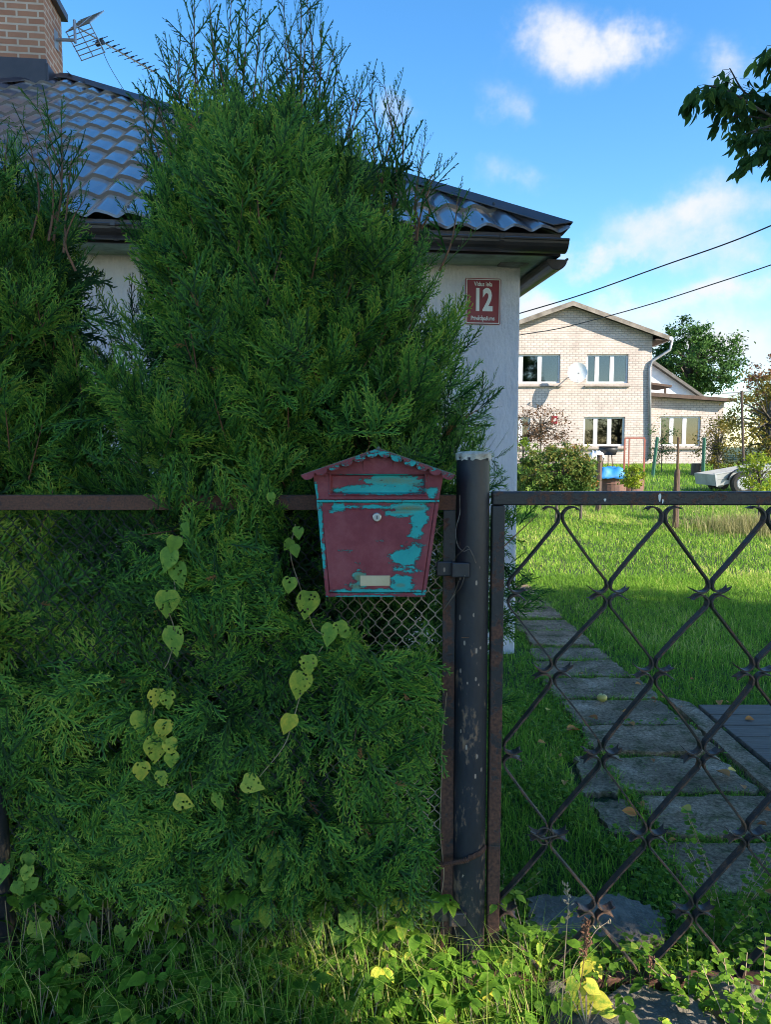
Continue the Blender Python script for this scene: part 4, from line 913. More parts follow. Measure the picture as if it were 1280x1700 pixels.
# roof: bent sheet with scalloped skirts
pk = ml(628, 745, MY - .022); el = ml(500, 789, MY - .022); er = ml(755, 789, MY - .022)
y0, y1 = DF - .026, .004
m = MB(); 
for e in (el, er):
    n_ = Vector((-(e[1] - pk[1]), 0, e[0] - pk[0])).normalized(); n_ = n_ if n_.z > 0 else -n_; tn = n_ * .0018
    P = [(pk[0], y0, pk[1]), (e[0], y0, e[1]), (e[0], y1, e[1]), (pk[0], y1, pk[1])]
    m.add(P + [(p[0] + tn.x, p[1], p[2] + tn.z) for p in P], [(0, 1, 2, 3), (7, 6, 5, 4), (0, 4, 5, 1), (1, 5, 6, 2), (2, 6, 7, 3), (3, 7, 4, 0)])
rfm = m.build('roof', M['roof_mail'], mail)
for e in (el, er):
    V = []; pe = []; n_sc = 6; pk2 = np.array(pk); e2 = np.array(e)
    d = (e2 - pk2); L_ = np.linalg.norm(d); d /= L_; dn_ = np.array([-d[1], d[0]]); dn_ = dn_ if dn_[1] < 0 else -dn_
    for k in range(n_sc):
        for t in np.linspace(0, 1, 10)[:-1]:
            pe.append(pk2 + d * L_ * (k + t) / n_sc + dn_ * (.003 + .0125 * math.sqrt(max(0, 1 - (2 * t - 1) ** 2))))
    pe.append(pk2 + d * L_ + dn_ * .003)
    top = [pk2 + d * L_ * i / (len(pe) - 1) for i in range(len(pe))]; n = len(pe)
    V = [(p[0], y0 - .0015, p[1]) for p in top] + [(p[0], y0 - .0015, p[1]) for p in pe] + [(p[0], y0 + .0, p[1]) for p in top] + [(p[0], y0 + .0, p[1]) for p in pe]
    F = []
    for i in range(n - 1): F += [(i, i + 1, n + i + 1, n + i), (2 * n + i + 1, 2 * n + i, 3 * n + i, 3 * n + i + 1), (n + i, n + i + 1, 3 * n + i + 1, 3 * n + i)]
    m = MB(); m.add(V, F); sk = m.build('scalloped_trim', M['mail'], rfm)
    at = sk.data.attributes.new('peel', 'FLOAT', 'POINT'); at.data.foreach_set('value', [.64 - .34 * abs(v.co.x - pk[0]) / .18 * (1.2 if e is el else .7) for v in sk.data.vertices])
m = MB(); m.tube([(pk[0], y0 - .001, pk[1] + .002), (pk[0], y1, pk[1] + .002)], .0035, 8); m.build('ridge', M['roof_mail'], rfm)
# ---------------- thuja sprays ----------------
def ribbon(V, Q, T, p, q, nrm, w0, w1, t0, t1):
    d = q - p; s = np.cross(d, nrm); s = s / (np.linalg.norm(s) + 1e-9); b = len(V)
    V += [p - s * w0, p + s * w0, q + s * w1, q - s * w1]; Q.append((b, b + 1, b + 2, b + 3)); T += [t0, t0, t1, t1]
def frond(r_, L=.15, ang=44, side=.075, sp=.0108, sub=.0092, w=.0021, sparse=0., bend=.25, sideprof=None, curl=.15):
    V, Q, T = [], [], []; n = max(5, int(L / sp)); nz = np.array([0, 0, 1.])
    pts = []; p = np.zeros(3); a = 0; bx = r_.normal(0, bend) ; bz = -abs(r_.normal(0, bend)) - .1
    for i in range(n + 1):
        t = i / n; pts.append(p.copy()); d = np.array([bx * t, 1, bz * t]); d /= np.linalg.norm(d); p = p + d * L / n
    for i in range(n): ribbon(V, Q, T, pts[i], pts[i + 1], nz, w * (1.15 - .4 * i / n), w * (1.15 - .4 * (i + 1) / n), .0 + .2 * i / n, .0 + .2 * (i + 1) / n)
    for i in range(1, n):
        t = i / n; s = 1 if i % 2 else -1
        pr = (sideprof(t) if sideprof else min(1, t * 4 + .25) * (1 - t) ** .62); l = side * pr * r_.uniform(.75, 1.12)
        if l < .006 or r_.random() < sparse: continue
        an = R(ang + r_.normal(0, 5)); d = np.array([s * math.sin(an), math.cos(an), -curl * r_.uniform(.2, 1.2)]); p0 = pts[i]
        m_ = max(2, int(l / sub)); q = p0
        for k in range(m_):
            tk = (k + 1) / m_; d2 = d + np.array([-s * .35 * tk, .25 * tk, -curl * .9 * tk]); d2 /= np.linalg.norm(d2); q2 = q + d2 * l / m_
            if k % 2 == 0 or k == m_ - 1: pass
            ribbon(V, Q, T, q, q2, nz, w * (1 - .2 * tk), w * (1 - .35 * tk) if k < m_ - 1 else w * .35, .15 + .4 * tk, .2 + .5 * tk)
            if k < m_ - 1 or m_ < 3:
                ss = 1 if k % 2 else -1; a2 = R(38); c_, s_ = math.cos(a2 * ss), math.sin(a2 * ss)
                d3 = np.array([d2[0] * c_ - d2[1] * s_, d2[0] * s_ + d2[1] * c_, d2[2]]); ll = .0150 * (1 - .45 * tk) * r_.uniform(.7, 1.25)
                ribbon(V, Q, T, q2, q2 + d3 * ll, nz, w * .85, w * .35, .25 + .4 * tk, .6 + .4 * tk)
            q = q2
    return np.array(V), np.array(Q), np.array(T) - .35
rt_ = np.random.default_rng(5)
FR = [frond(rt_, L=l_, side=s_, ang=a_) for l_, s_, a_ in ((.120, .055, 42), (.100, .050, 46), (.135, .06, 40), (.090, .045, 44), (.115, .055, 38), (.100, .045, 42))]
SPRIG = [frond(rt_, L=l_, side=s_, ang=36, sp=.019, sub=.0165, w=.0033, bend=.22, curl=.5, sparse=.12, sideprof=lambda t: (1 - t) ** .75 * min(1, .35 + 2.2 * t)) for l_, s_ in ((.19, .075), (.15, .06), (.23, .085))]
def rand_unit(r_, n): v = r_.normal(size=(n, 3)); return v / np.linalg.norm(v, axis=1, keepdims=True)
def thuja(name, cx, cy, prof, label, nclus, seed, leaders, rejects, front_lim, lowz=.22, group=None, yel=0.):
    """prof: [(z, radius)]; clusters of sprays sit round a tapered, lumpy envelope"""
    r_ = np.random.default_rng(seed)
    root = empty(name, (cx, cy, 0)); tag(root, label, 'thuja', group)
    zs = np.array([p[0] for p in prof]); rs = np.array([p[1] for p in prof]); zmax = zs[-1]
    # trunk and main limbs
    m = MB(); stems = []
    for k in range(5):
        a = k * 1.26 + .4; top = zmax - .25 - .12 * k; P = [(0.02 * math.cos(a), .02 * math.sin(a), -.05), (.06 * math.cos(a), .06 * math.sin(a), .5), (.13 * math.cos(a), .10 * math.sin(a), 1.2), (.15 * math.cos(a + .2), .12 * math.sin(a + .2), top)]
        P = catmull(P, 6); m.tube(P, [.028 * (1 - .8 * i / (len(P) - 1)) for i in range(len(P))], 7)
    for k in range(90):
        z = r_.uniform(.15, zmax - .5); a = r_.uniform(0, 6.28); rr = np.interp(z, zs, rs) * .78
        m.tube([(0, 0, z - .1), (rr * .5 * math.cos(a), rr * .5 * math.sin(a), z - .02), (rr * math.cos(a), rr * math.sin(a), z + .12)], [.007, .005, .002], 5)
    m.build('trunk', M['bark'], root, smooth=True)
    # cluster centres: more on the side towards the fence
    z = r_.uniform(lowz, zmax, nclus * 3); keep = r_.random(len(z)) < np.interp(z, zs, rs) / rs.max(); z = z[keep][:nclus]; n = len(z)
    th = r_.uniform(-math.pi, math.pi, n); fr_ = r_.random(n) < .72; th = np.where(fr_, -math.pi / 2 + r_.normal(0, .85, n), th)
    depth = np.where(r_.random(n) < .80, r_.uniform(.84, 1.04, n), r_.uniform(.5, .84, n))
    lump = 1 + .10 * np.sin(3 * th + z * 5 + seed) + .09 * np.sin(z * 13 + th * 5) + .05 * np.sin(z * 23 - th * 9) + .075 * np.sin(z * 29 + 2 * np.sin(th * 8 + seed)) * np.sin(th * 15 + z * 6)
    rad = np.interp(z, zs, rs) * lump * depth * (1 + .42 * np.abs(np.sin(2 * th)) * np.clip((1.35 - z) / .3, 0, 1))
    cpos = np.stack([rad * np.cos(th), rad * np.sin(th), z], 1); out = np.stack([np.cos(th), np.sin(th), np.zeros(n)], 1)
    cpos[:, 0] += np.interp(z, [1.9, 2.5], [0, -.10]) if cx > -.8 else 0
    hfrac = np.clip(z / zmax, 0, 1)
    upw = np.interp(hfrac, [0, .25, .5, .8, 1], [-.45, -.25, .45, 1.5, 2.6])
    bd = out * np.interp(hfrac, [0, .5, 1], [.9, .8, .45])[:, None] + np.array([0, 0, 1.])[None] * (upw + r_.normal(0, .35, n))[:, None] + r_.normal(0, .35, (n, 3)); bd /= np.linalg.norm(bd, axis=1, keepdims=True)
    pos, dirs, nrm, tone, scl = [], [], [], [], []
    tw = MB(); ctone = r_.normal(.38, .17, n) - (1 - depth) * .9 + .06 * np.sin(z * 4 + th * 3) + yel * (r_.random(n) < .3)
    for i in range(n):
        k = r_.integers(8, 14); Lb = r_.uniform(.12, .22); c = cpos[i] - bd[i] * Lb * .6
        sd = np.cross(bd[i], out[i] + r_.normal(0, .45, 3)); sd /= np.linalg.norm(sd) + 1e-9
        pn = np.cross(sd, bd[i]); droop = np.array([0, 0, -.22 if hfrac[i] < .45 else -.03])
        if r_.random() < (.35 if z[i] > 1.5 else .08) and c[1] + cy > 1.99: tw.tube([c, c + bd[i] * Lb * .5, c + bd[i] * Lb * .92 + droop * .05], [.0028, .002, .0012], 4, caps=False)
        for j in range(k):
            t = j / (k - 1); s = (1 if j % 2 else -1) * (1 if j < k - 1 else 0)
            d = bd[i] * (.75 + .3 * t) + sd * s * .75 + droop * t * 1.3 + r_.normal(0, .17, 3)
            pos.append(c + bd[i] * Lb * t + droop * t * .08); dirs.append(d)
            nrm.append(pn + r_.normal(0, .55, 3)); tone.append(ctone[i] + r_.normal(0, .06)); scl.append(r_.uniform(.72, 1.1) * (1. if t < .8 else .9))
    pos, dirs, nrm, tone, scl = map(np.array, (pos, dirs, nrm, tone, scl))
    W = np.array([cx, cy, 0])
    for it in range(2):          # sprays that would poke too far through the mesh are bent back and flattened against it
        dn = dirs / np.linalg.norm(dirs, axis=1, keepdims=True); tip = pos + dn * (.10 * scl)[:, None]
        lim = front_lim(pos[:, 0] + cx, pos[:, 2])
        bad = np.minimum(pos[:, 1], tip[:, 1]) + cy < lim + .004
        if it == 0: dirs[bad, 1] *= .3; nrm[bad] = nrm[bad] * .8 + np.array([0, -1.2, 0])
        else:
            low = np.minimum(pos[:, 1], tip[:, 1]) + cy; pos[:, 1] += np.where(low < lim, lim - low + r_.random(len(pos)) ** 2 * .12, 0)
    dn = dirs / np.linalg.norm(dirs, axis=1, keepdims=True); tip = pos + dn * (.10 * scl)[:, None]
    ok = np.ones(len(pos), bool)
    for q in (pos + W, tip + W, (pos + tip) / 2 + W):
        ok &= q[:, 1] > front_lim(q[:, 0], q[:, 2]) - .03
        for (x0, x1, y0, y1, z0, z1) in rejects: ok &= ~((q[:, 0] > x0) & (q[:, 0] < x1) & (q[:, 1] > y0) & (q[:, 1] < y1) & (q[:, 2] > z0) & (q[:, 2] < z1))
    pos, dirs, nrm, tone, scl = pos[ok], dirs[ok], nrm[ok], tone[ok], scl[ok]
    rot = frames(dirs, nrm); var = r_.integers(0, len(FR), len(pos)); parts = []
    for v in range(len(FR)):
        s = var == v
        if s.any(): parts.append(instance(FR[v][0], FR[v][1], pos[s], rot[s], scl[s], np.clip(FR[v][2], -.16, .6) * 1.25, tone[s]))  # young tips are paler; range stretched to paint shade between the sprays
    # dense inner sprays round the stems; near-black tone paints the shade of the gaps
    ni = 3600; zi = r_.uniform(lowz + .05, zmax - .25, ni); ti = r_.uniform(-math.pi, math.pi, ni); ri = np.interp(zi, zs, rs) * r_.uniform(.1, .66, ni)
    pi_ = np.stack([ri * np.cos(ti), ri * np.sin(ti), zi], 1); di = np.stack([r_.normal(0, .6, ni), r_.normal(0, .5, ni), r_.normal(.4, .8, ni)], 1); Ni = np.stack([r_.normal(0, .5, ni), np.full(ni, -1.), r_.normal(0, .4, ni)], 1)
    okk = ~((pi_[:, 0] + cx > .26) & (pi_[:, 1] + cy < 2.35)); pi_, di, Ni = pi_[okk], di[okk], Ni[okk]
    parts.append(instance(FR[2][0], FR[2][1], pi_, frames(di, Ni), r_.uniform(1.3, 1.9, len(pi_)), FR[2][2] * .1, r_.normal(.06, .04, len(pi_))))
    # leaders: long upright shoots with narrow sprigs
    for (b, t_, w_) in leaders:
        b = np.array(b) - W; t_ = np.array(t_) - W; ln = np.linalg.norm(t_ - b); wob = r_.normal(0, .02, 3) * np.array([1, 1, 0])
        P = [b, b + (t_ - b) * .35 + wob, b + (t_ - b) * .7 + wob * .7, t_]; P = np.array(catmull(P, 8)); tw.tube([tuple(p) for p in P], [w_ * (1 - .75 * i / (len(P) - 1)) for i in range(len(P))], 5)
        ns = int(ln / .028); ps, ds, ns_, ts, ss = [], [], [], [], []
        for k in range(ns):
            t = (k + .5) / ns; p = P[min(int(t * (len(P) - 1)), len(P) - 1)] * 1.0; a = k * 2.4 + r_.normal(0, .4); ax_ = (t_ - b) / ln
            o = np.array([math.cos(a), math.sin(a) * .8, 0]); d = ax_ * 1.0 + o * r_.uniform(.5, 1.05); ps.append(p); ds.append(d); ns_.append(np.cross(d, rand_unit(r_, 1)[0])); ts.append(r_.normal(.30, .08)); ss.append((.95 - .45 * t) * r_.uniform(.6, 1.05))
        ps.append(P[-1]); ds.append(ax_); ns_.append(np.array([0, -1., .1])); ts.append(.3); ss.append(.3)
        ps, ds, ns_, ts, ss = map(np.array, (ps, ds, ns_, ts, ss)); rot = frames(ds, ns_); var = r_.integers(0, 3, len(ps))
        for v in range(3):
            s = var == v
            if s.any(): parts.append(instance(SPRIG[v][0], SPRIG[v][1], ps[s], rot[s], ss[s], SPRIG[v][2] * .4, ts[s]))
    tw.build('twigs', M['twig'], root)
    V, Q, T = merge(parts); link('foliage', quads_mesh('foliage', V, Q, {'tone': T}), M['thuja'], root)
    # some browned dead sprays
    nd = int(len(pos) * .02); idx = r_.choice(len(pos), nd, replace=False); rot = frames(dirs[idx] + r_.normal(0, .3, (nd, 3)), nrm[idx]); Vd, Qd, Td = instance(FR[3][0], FR[3][1], pos[idx] * np.array([1.0, 1.0, 1]), rot, scl[idx] * .55, FR[3][2], np.full(nd, .5))
    link('dead_sprays', quads_mesh('dead_sprays', Vd, Qd, {'tone': Td}), M['thuja_dead'], root)
    print(name, 'sprays', len(pos), 'quads', len(Q)); return root
REJ = [(-.26, .215, 1.0, 1.965, 1.04, 1.50), (.145, .33, 1.0, 2.0, -.1, 1.56), (-.97, -.60, 1.0, 1.945, 1.27, 1.42), (-.04, .2, 1.0, 1.985, .96, 1.2), (.28, 1.5, 1.0, 2.3, 0, 1.5), (-.16, .16, 1.0, 1.97, 0, .18)]
def flim(x, z):
    """how far the sprays push through the mesh towards the street, patchy"""
    patch = np.sin(x * 9.1 + 1.0) + np.sin(z * 7.3 + x * 4) + .6 * np.sin(z * 17 + 2)
    base = np.where(z > 1.38, 1.80, np.where(patch > -1.1, 1.865, 1.945))
    left = (x < -.52) & (x > -.98) & (z < 1.3) & (z > .9)
    return np.where(left, np.where(patch > .3, 1.89, 1.955), base)
def top(px, py, y): return tuple(atY(px, py, y))
lead = []
for (px, py, bx, by, y) in [(322, 8, 345, 300, 2.38), (345, -25, 355, 280, 2.45), (385, -20, 372, 300, 2.5), (412, 12, 395, 300, 2.42), (432, 20, 410, 280, 2.4), (300, 50, 335, 260, 2.46), (270, 95, 320, 300, 2.4), (285, 80, 330, 320, 2.5),
                            (468, 0, 505, 300, 2.42), (500, -30, 500, 260, 2.5), (508, -10, 512, 300, 2.38), (532, 30, 515, 260, 2.45), (555, 80, 530, 300, 2.42), (472, 60, 480, 280, 2.4), (566, 95, 545, 320, 2.5), (600, 148, 570, 380, 2.38), (588, 150, 560, 330, 2.5),
                            (638, 140, 650, 360, 2.34), (665, 178, 642, 380, 2.34), (615, 152, 655, 330, 2.36), (705, 236, 692, 400, 2.3), (728, 280, 700, 380, 2.3), (250, 140, 300, 350, 2.4), (232, 165, 270, 330, 2.36), (440, 110, 450, 330, 2.5), (350, 60, 370, 330, 2.3), (545, 170, 520, 400, 2.3), (245, 200, 262, 360, 2.3), (395, 60, 400, 350, 2.35), (460, 150, 455, 380, 2.3), (300, 130, 318, 380, 2.28), (760, 330, 730, 450, 2.25)]:
    lead.append((top(bx, by, y + .02), top(px, py, y), .0040))
for (b_, t_, w_) in list(lead)[:26]:
    q = np.array(t_) * .72 + np.array(b_) * .28 + np.array([random.uniform(-.07, .07), random.uniform(-.1, .1), random.uniform(-.06, .04)]); lead.append((b_, tuple(q), .004))
thuja('thuja', -.30, 2.46, [(.22, .42), (.4, .52), (.8, .56), (1.2, .56), (1.5, .56), (1.7, .51), (1.9, .45), (2.05, .42), (2.2, .37), (2.30, .28), (2.38, .17), (2.45, .07)],
      'tall bushy green thuja with spiky top leaders directly behind the mailbox', 1750, 21, lead, REJ, flim, group='thujas of the hedge')
lead2 = [(top(bx, by, y), top(px, py, y), .004) for (px, py, bx, by, y) in [(38, 205, 50, 400, 2.3), (62, 180, 70, 400, 2.35), (100, 190, 88, 400, 2.3), (12, 230, 20, 400, 2.35), (118, 262, 105, 420, 2.25), (-25, 200, 0, 420, 2.35), (75, 235, 80, 400, 2.25), (140, 330, 125, 450, 2.2)]]
thuja('thuja', -1.27, 2.46, [(.2, .44), (.5, .54), (.9, .56), (1.2, .52), (1.4, .44), (1.6, .40), (1.8, .35), (1.95, .30), (2.1, .24), (2.24, .17), (2.34, .08)],
      'shorter green thuja left of the tall one at the edge of the hedge', 1400, 33, lead2, REJ, flim, group='thujas of the hedge', yel=.22)

# ---------------- broad leaf templates ----------------
def leaf_tpl(w=.5, fold=.18, heart=False, pts=6, droop=.25, serr=0.):
    """leaf of unit length along +Y; two quad strips either side of the midrib"""
    V = []; T = []
    for i in range(pts + 1):
        t = i / pts
        if heart: hw = w * (.62, 1.0, 1.06, .96, .76, .50, .24, 0)[i] if pts == 7 else w * math.sin(math.pi * min(1, (t * .86 + .16))); y = t
        else: hw = w * math.sin(math.pi * (t ** .8)) ** .9 + .004; y = t
        if i % 2 and serr: hw *= 1 + serr
        z = -droop * t * t; by = y - (.16 if heart and i == 0 else 0)
        V += [(-hw, by, z + fold * hw), (0, y, z), (hw, by, z + fold * hw)]; T += [.09, -.12, .09]
    Q = [];
    for i in range(pts): a = i * 3; Q += [(a, a + 1, a + 4, a + 3), (a + 1, a + 2, a + 5, a + 4)]
    return np.array(V, float), np.array(Q), np.array(T)
LT = leaf_tpl(.30, .25, pts=6, serr=.10); HT = leaf_tpl(.44, .15, heart=True, pts=7, droop=.2)
ROUND = leaf_tpl(.42, .2, pts=4, droop=.1); SIMPLE = (np.array([(0, 0, 0), (.27, .45, .06), (0, 1, -.08), (-.27, .45, .06)], float), np.array([(0, 1, 2, 3)]), np.zeros(4))

# ground cover of goutweed in front of and below the fence
def weeds():
    r_ = np.random.default_rng(44); P, D, N_, T, S = [], [], [], [], []; st = MB(); gp = []
    n = 2700
    for i in range(n):
        x = r_.uniform(-1.35, .72); y = r_.uniform(1.40, 2.45); 
        if x > .05 and y > 2.0: continue
        if x > .45 and y < 1.92 and r_.random() < .75: continue
        if y > 1.98 and r_.random() < .45: continue
        h_ = (r_.uniform(.05, .17) if y < 1.9 else r_.uniform(.10, .30)) * (1 if x > .1 or r_.random() < .8 else 1.25)
        if .17 < x < .30 and y > 1.86: continue
        if y < 1.72: h_ *= .62
        if x > .36:
            h_ *= .5
            if r_.random() < .35: continue
        c = np.array([x, y, h_]); a0 = r_.uniform(0, 6.28); tn = .30 + r_.normal(0, .13) + (.45 if r_.random() < (.12 if y < 1.95 else .35) else 0) + (.12 if x > .0 else 0)
        base = (x + r_.normal(0, .03), y + r_.normal(0, .03), 0); st.tube([base, (c + np.array([0, 0, -.01]))], .0013, 3, caps=False)
        for k in range(3):
            a = a0 + (k - 1) * 1.25; L = r_.uniform(.026, .050) * (1.1 if k == 1 else .9)
            for q in ((0,) if k != 1 or r_.random() < .6 else (0, 1, 2)):
                aa = a + (0, .8, -.8)[q] * .9; d = np.array([math.cos(aa), math.sin(aa), r_.uniform(-.5, .25)]); P.append(c + d * .004); D.append(d); N_.append(np.array([0, 0, 1.]) + r_.normal(0, .25, 3)); T.append(tn + r_.normal(0, .05)); S.append(L * (1 if q == 0 else .7))
    P, D, N_, T, S = map(np.array, (P, D, N_, T, S)); V, Q, t = instance(LT[0], LT[1], P, frames(D, N_), S, LT[2], T)
    g_ = tag(link('ground_cover', quads_mesh('ground_cover', V, Q, {'tone': t}), M['weed']), kind='stuff')
    st.build('ground_cover_stems', M['stalk'], g_)
    # bigger yellowing heart leaves tangled low behind the mesh
    n = 150; P = np.stack([r_.uniform(-1.15, .12, n), r_.uniform(1.90, 2.06, n), r_.uniform(.10, .42, n)], 1); D = np.stack([r_.normal(0, .5, n), r_.normal(-.4, .3, n), r_.normal(-.8, .4, n)], 1); N_ = np.stack([r_.normal(0, .4, n), np.full(n, -1.), r_.normal(.3, .4, n)], 1)
    V, Q, t = instance(HT[0], HT[1], P, frames(D, N_), r_.uniform(.035, .062, n), HT[2], r_.uniform(.0, .75, n))
    tag(link('low_ivy', quads_mesh('low_ivy', V, Q, {'tone': t}), M['vine']), kind='stuff')
weeds()

# ---------------- bindweed vines: each leaf a part ----------------
def vine(label, leaves, stem, y=1.885):
    p0 = atY(stem[-1][0], stem[-1][1], y); root = empty('bindweed_vine', tuple(p0)); tag(root, label, 'vine')
    m = MB(); m.tube([atY(px, py, y + .012 + .006 * math.sin(i * 2)) - p0 for i, (px, py) in enumerate(catmull([(a, b) for a, b in stem], 5))], .0011, 5); m.build('stem', M['stalk'], root)
    for i, (px, py, sz, an, tn) in enumerate(leaves):
        L = sz / 790.0; d = np.array([[math.sin(R(an)), -.18, -math.cos(R(an))]]); nn_ = np.array([[random.uniform(-.7, .7), -1, random.uniform(-.1, .8)]])
        rot = frames(d, nn_); c = atY(px, py, y - .012) - p0 - d[0] / np.linalg.norm(d[0]) * L * .45
        V, Q, t = instance(HT[0], HT[1], np.array([c]), rot, np.array([L]), HT[2], np.array([tn + .15])); me = quads_mesh('leaf', V, Q, {'tone': t}, smooth=True); o = link('leaf', me, M['vine'], root)
        s_ = o.modifiers.new('sub', 'SUBSURF'); s_.levels = 1; s_.render_levels = 1
vine('bindweed with green heart leaves hanging on the mesh at the upper left', [(308, 880, 30, 10, .25), (288, 905, 36, -10, .3), (278, 930, 48, -25, .35), (296, 955, 54, 5, .3), (277, 1003, 54, 0, .42), (288, 1065, 60, 0, .45)], [(310, 870), (300, 900), (285, 940), (290, 980), (275, 1000), (290, 1050), (280, 1095), (272, 1110)])
vine('bindweed with hole-eaten yellow leaves clustered at the lower left', [(258, 1160, 40, -8, .85), (278, 1163, 36, 12, .5), (233, 1200, 48, 0, .55), (270, 1212, 42, -10, .75), (258, 1245, 56, 0, .62), (283, 1240, 36, 20, .7), (284, 1262, 34, 0, .5), (234, 1282, 40, 0, .72), (268, 1295, 36, 5, .6), (305, 1333, 40, 70, .8), (362, 1332, 38, 10, .45)], [(262, 1140), (255, 1180), (250, 1220), (262, 1260), (275, 1300), (310, 1330)])
vine('bindweed climbing beside and below the left of the mailbox', [(450, 828, 24, 0, .4), (495, 885, 26, 5, .3), (478, 905, 26, -30, .25), (490, 915, 26, 20, .3), (480, 972, 34, -10, .4), (510, 1005, 56, -5, .42), (566, 1045, 34, 20, .45), (545, 1055, 46, -20, .42), (575, 1052, 28, 40, .4), (512, 1105, 42, 5, .5), (498, 1138, 58, -5, .55), (478, 1203, 44, -15, .7), (420, 1302, 46, 75, .68)], [(490, 870), (482, 920), (500, 980), (520, 1040), (540, 1060), (520, 1100), (500, 1150), (485, 1200), (470, 1240), (430, 1290)])

# ---------------- lawn ----------------
def in_slabs(x, y, pad=0.03):
    k = np.zeros(len(x), bool)
    for xl, xr, y0, y1 in slabs_xy: k |= (x > xl + pad) & (x < xr - pad) & (y > y0 + pad) & (y < y1 - pad)
    return k
BL = (np.array([(-.5, 0, 0), (.5, 0, 0), (.38, .55, .0), (-.38, .55, .0), (.05, 1, .0), (-.05, 1, .0)], float), np.array([(0, 1, 2, 3), (3, 2, 4, 5)]))
def blades(r_, x, y, h, w, lean, tone):
    n = len(x); z0 = .03 * np.clip(y - 9, 0, 24) - .01; a = r_.uniform(0, 6.28, n); dx, dy = np.cos(a), np.sin(a)
    side = np.stack([-dy, dx, np.zeros(n)], 1) * (w / 2)[:, None]; b = np.stack([x, y, z0], 1); ld = np.stack([dx, dy, np.zeros(n)], 1) * (lean * h)[:, None]
    mid = b + ld * .35 + np.array([0, 0, 1.]) * (h * .6)[:, None]; tip = b + ld * 1.0 + np.array([0, 0, 1.]) * (h * (1 - .25 * lean))[:, None]
    V = np.stack([b - side, b + side, mid + side * .8, mid - side * .8, tip + side * .12, tip - side * .12], 1).reshape(-1, 3)
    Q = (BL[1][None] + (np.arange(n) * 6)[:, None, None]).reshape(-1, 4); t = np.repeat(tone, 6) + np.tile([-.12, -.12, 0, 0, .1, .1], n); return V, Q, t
def lawn():
    r_ = np.random.default_rng(9); parts = []
    def put(n, x0, x1, y0, y1, h, w, tm=.5, lean=.7, skip=None):
        x = r_.uniform(x0, x1, n); y = r_.uniform(y0, y1, n); k = ~in_slabs(x, y); k &= ~((x < .95 - .11 * (y - 5.3)) & (y > 5.25) & (y < 13)); k |= in_slabs(x, y) & (r_.random(n) < .055)
        if skip: k &= ~skip(x, y)
        x, y = x[k], y[k]; m_ = len(x); pat = .5 + .5 * np.sin(x * 3.1 + 2 * np.sin(y * 1.3)) * np.sin(y * 2.3 + x)
        clump = .5 + .5 * np.sin(x * 11 + 3 * np.sin(y * 7)) * np.sin(y * 13 + 2 * np.sin(x * 5))
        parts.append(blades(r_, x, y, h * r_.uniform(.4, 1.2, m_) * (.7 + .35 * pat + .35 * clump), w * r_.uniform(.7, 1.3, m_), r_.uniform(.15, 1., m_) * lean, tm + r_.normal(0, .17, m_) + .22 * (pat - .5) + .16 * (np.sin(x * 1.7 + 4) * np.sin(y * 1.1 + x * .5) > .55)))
    put(80000, -.3, 3.4, 1.95, 4.3, .038, .0030, .45, 1.1)
    put(7000, .28, 1.05, 1.9, 4.4, .080, .0034, .42, .9)
    put(90000, .4, 5.0, 4.2, 8.5, .052, .0045, .50, 1.1)
    put(8000, 1.7, 5.2, 4.15, 8.5, .095, .0045, .5, 1.0)
    put(90000, 1.0, 10, 8.5, 18, .065, .0085, .60, 1.1)
    put(45000, 2, 17, 18, 32, .11, .014, .52)
    put(12000, -2.2, .5, 2.0, 5.2, .08, .003, .40)
    # tufts in the slab joints
    for (xl, xr, y0, y1) in slabs_xy[:14]:
        for yj in (y0 - .012, y1 + .012): 
            for _q in range(2): c = r_.uniform(xl, xr); n_ = r_.integers(60, 260); parts.append(blades(r_, np.clip(c + r_.normal(0, .10, n_), xl - .05, xr + .05), yj + r_.normal(0, .016, n_), r_.uniform(.015, .05, n_), np.full(n_, .0026), r_.uniform(.2, 1, n_), r_.normal(.45, .12, n_)))
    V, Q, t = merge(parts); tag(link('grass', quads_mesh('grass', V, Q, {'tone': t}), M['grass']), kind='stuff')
    # clover and small broad leaves in the near shade
    n = 26000; x = r_.uniform(.28, 2.8, n); y = 1.92 + r_.beta(1.1, 2.0, n) * 3.2; k = ~in_slabs(x, y, .01) & ((x < 1.1) | (r_.random(n) < .35)); k &= (np.sin(x * 7 + 1) + np.sin(y * 6 + x * 3) > -.5); x, y = x[k], y[k]; n = len(x)
    P = np.stack([x, y, r_.uniform(.015, .06, n)], 1); D = np.stack([r_.normal(0, 1, n), r_.normal(0, 1, n), r_.normal(.1, .25, n)], 1); N_ = np.stack([r_.normal(0, .3, n), r_.normal(-.2, .3, n), np.ones(n)], 1)
    V, Q, t = instance(ROUND[0], ROUND[1], P, frames(D, N_), r_.uniform(.009, .024, n), ROUND[2], r_.normal(.34, .16, n)); tag(link('clover', quads_mesh('clover', V, Q, {'tone': t}), M['weed']), kind='stuff')
    # long arching grass round the fence foot
    n = 1500; x = np.concatenate([r_.uniform(-1.2, .45, 1100), r_.uniform(-.45, .0, 400)]); y = r_.uniform(1.62, 2.0, n); parts = [blades(r_, x, y, r_.uniform(.12, .34, n), r_.uniform(.0014, .0026, n), r_.uniform(.3, 1.1, n), r_.normal(.68, .25, n))]
    n = 7000; x = r_.uniform(-1.3, 1.3, n); y = r_.uniform(1.4, 1.9, n); k = ~in_slabs(x, y); x, y = x[k], y[k]; n = len(x); parts.append(blades(r_, x, y, r_.uniform(.03, .10, n), np.full(n, .0028), r_.uniform(.2, 1, n), r_.normal(.5, .15, n)))
    V, Q, t = merge(parts); tag(link('long_grass', quads_mesh('long_grass', V, Q, {'tone': t}), M['grass']), kind='stuff')
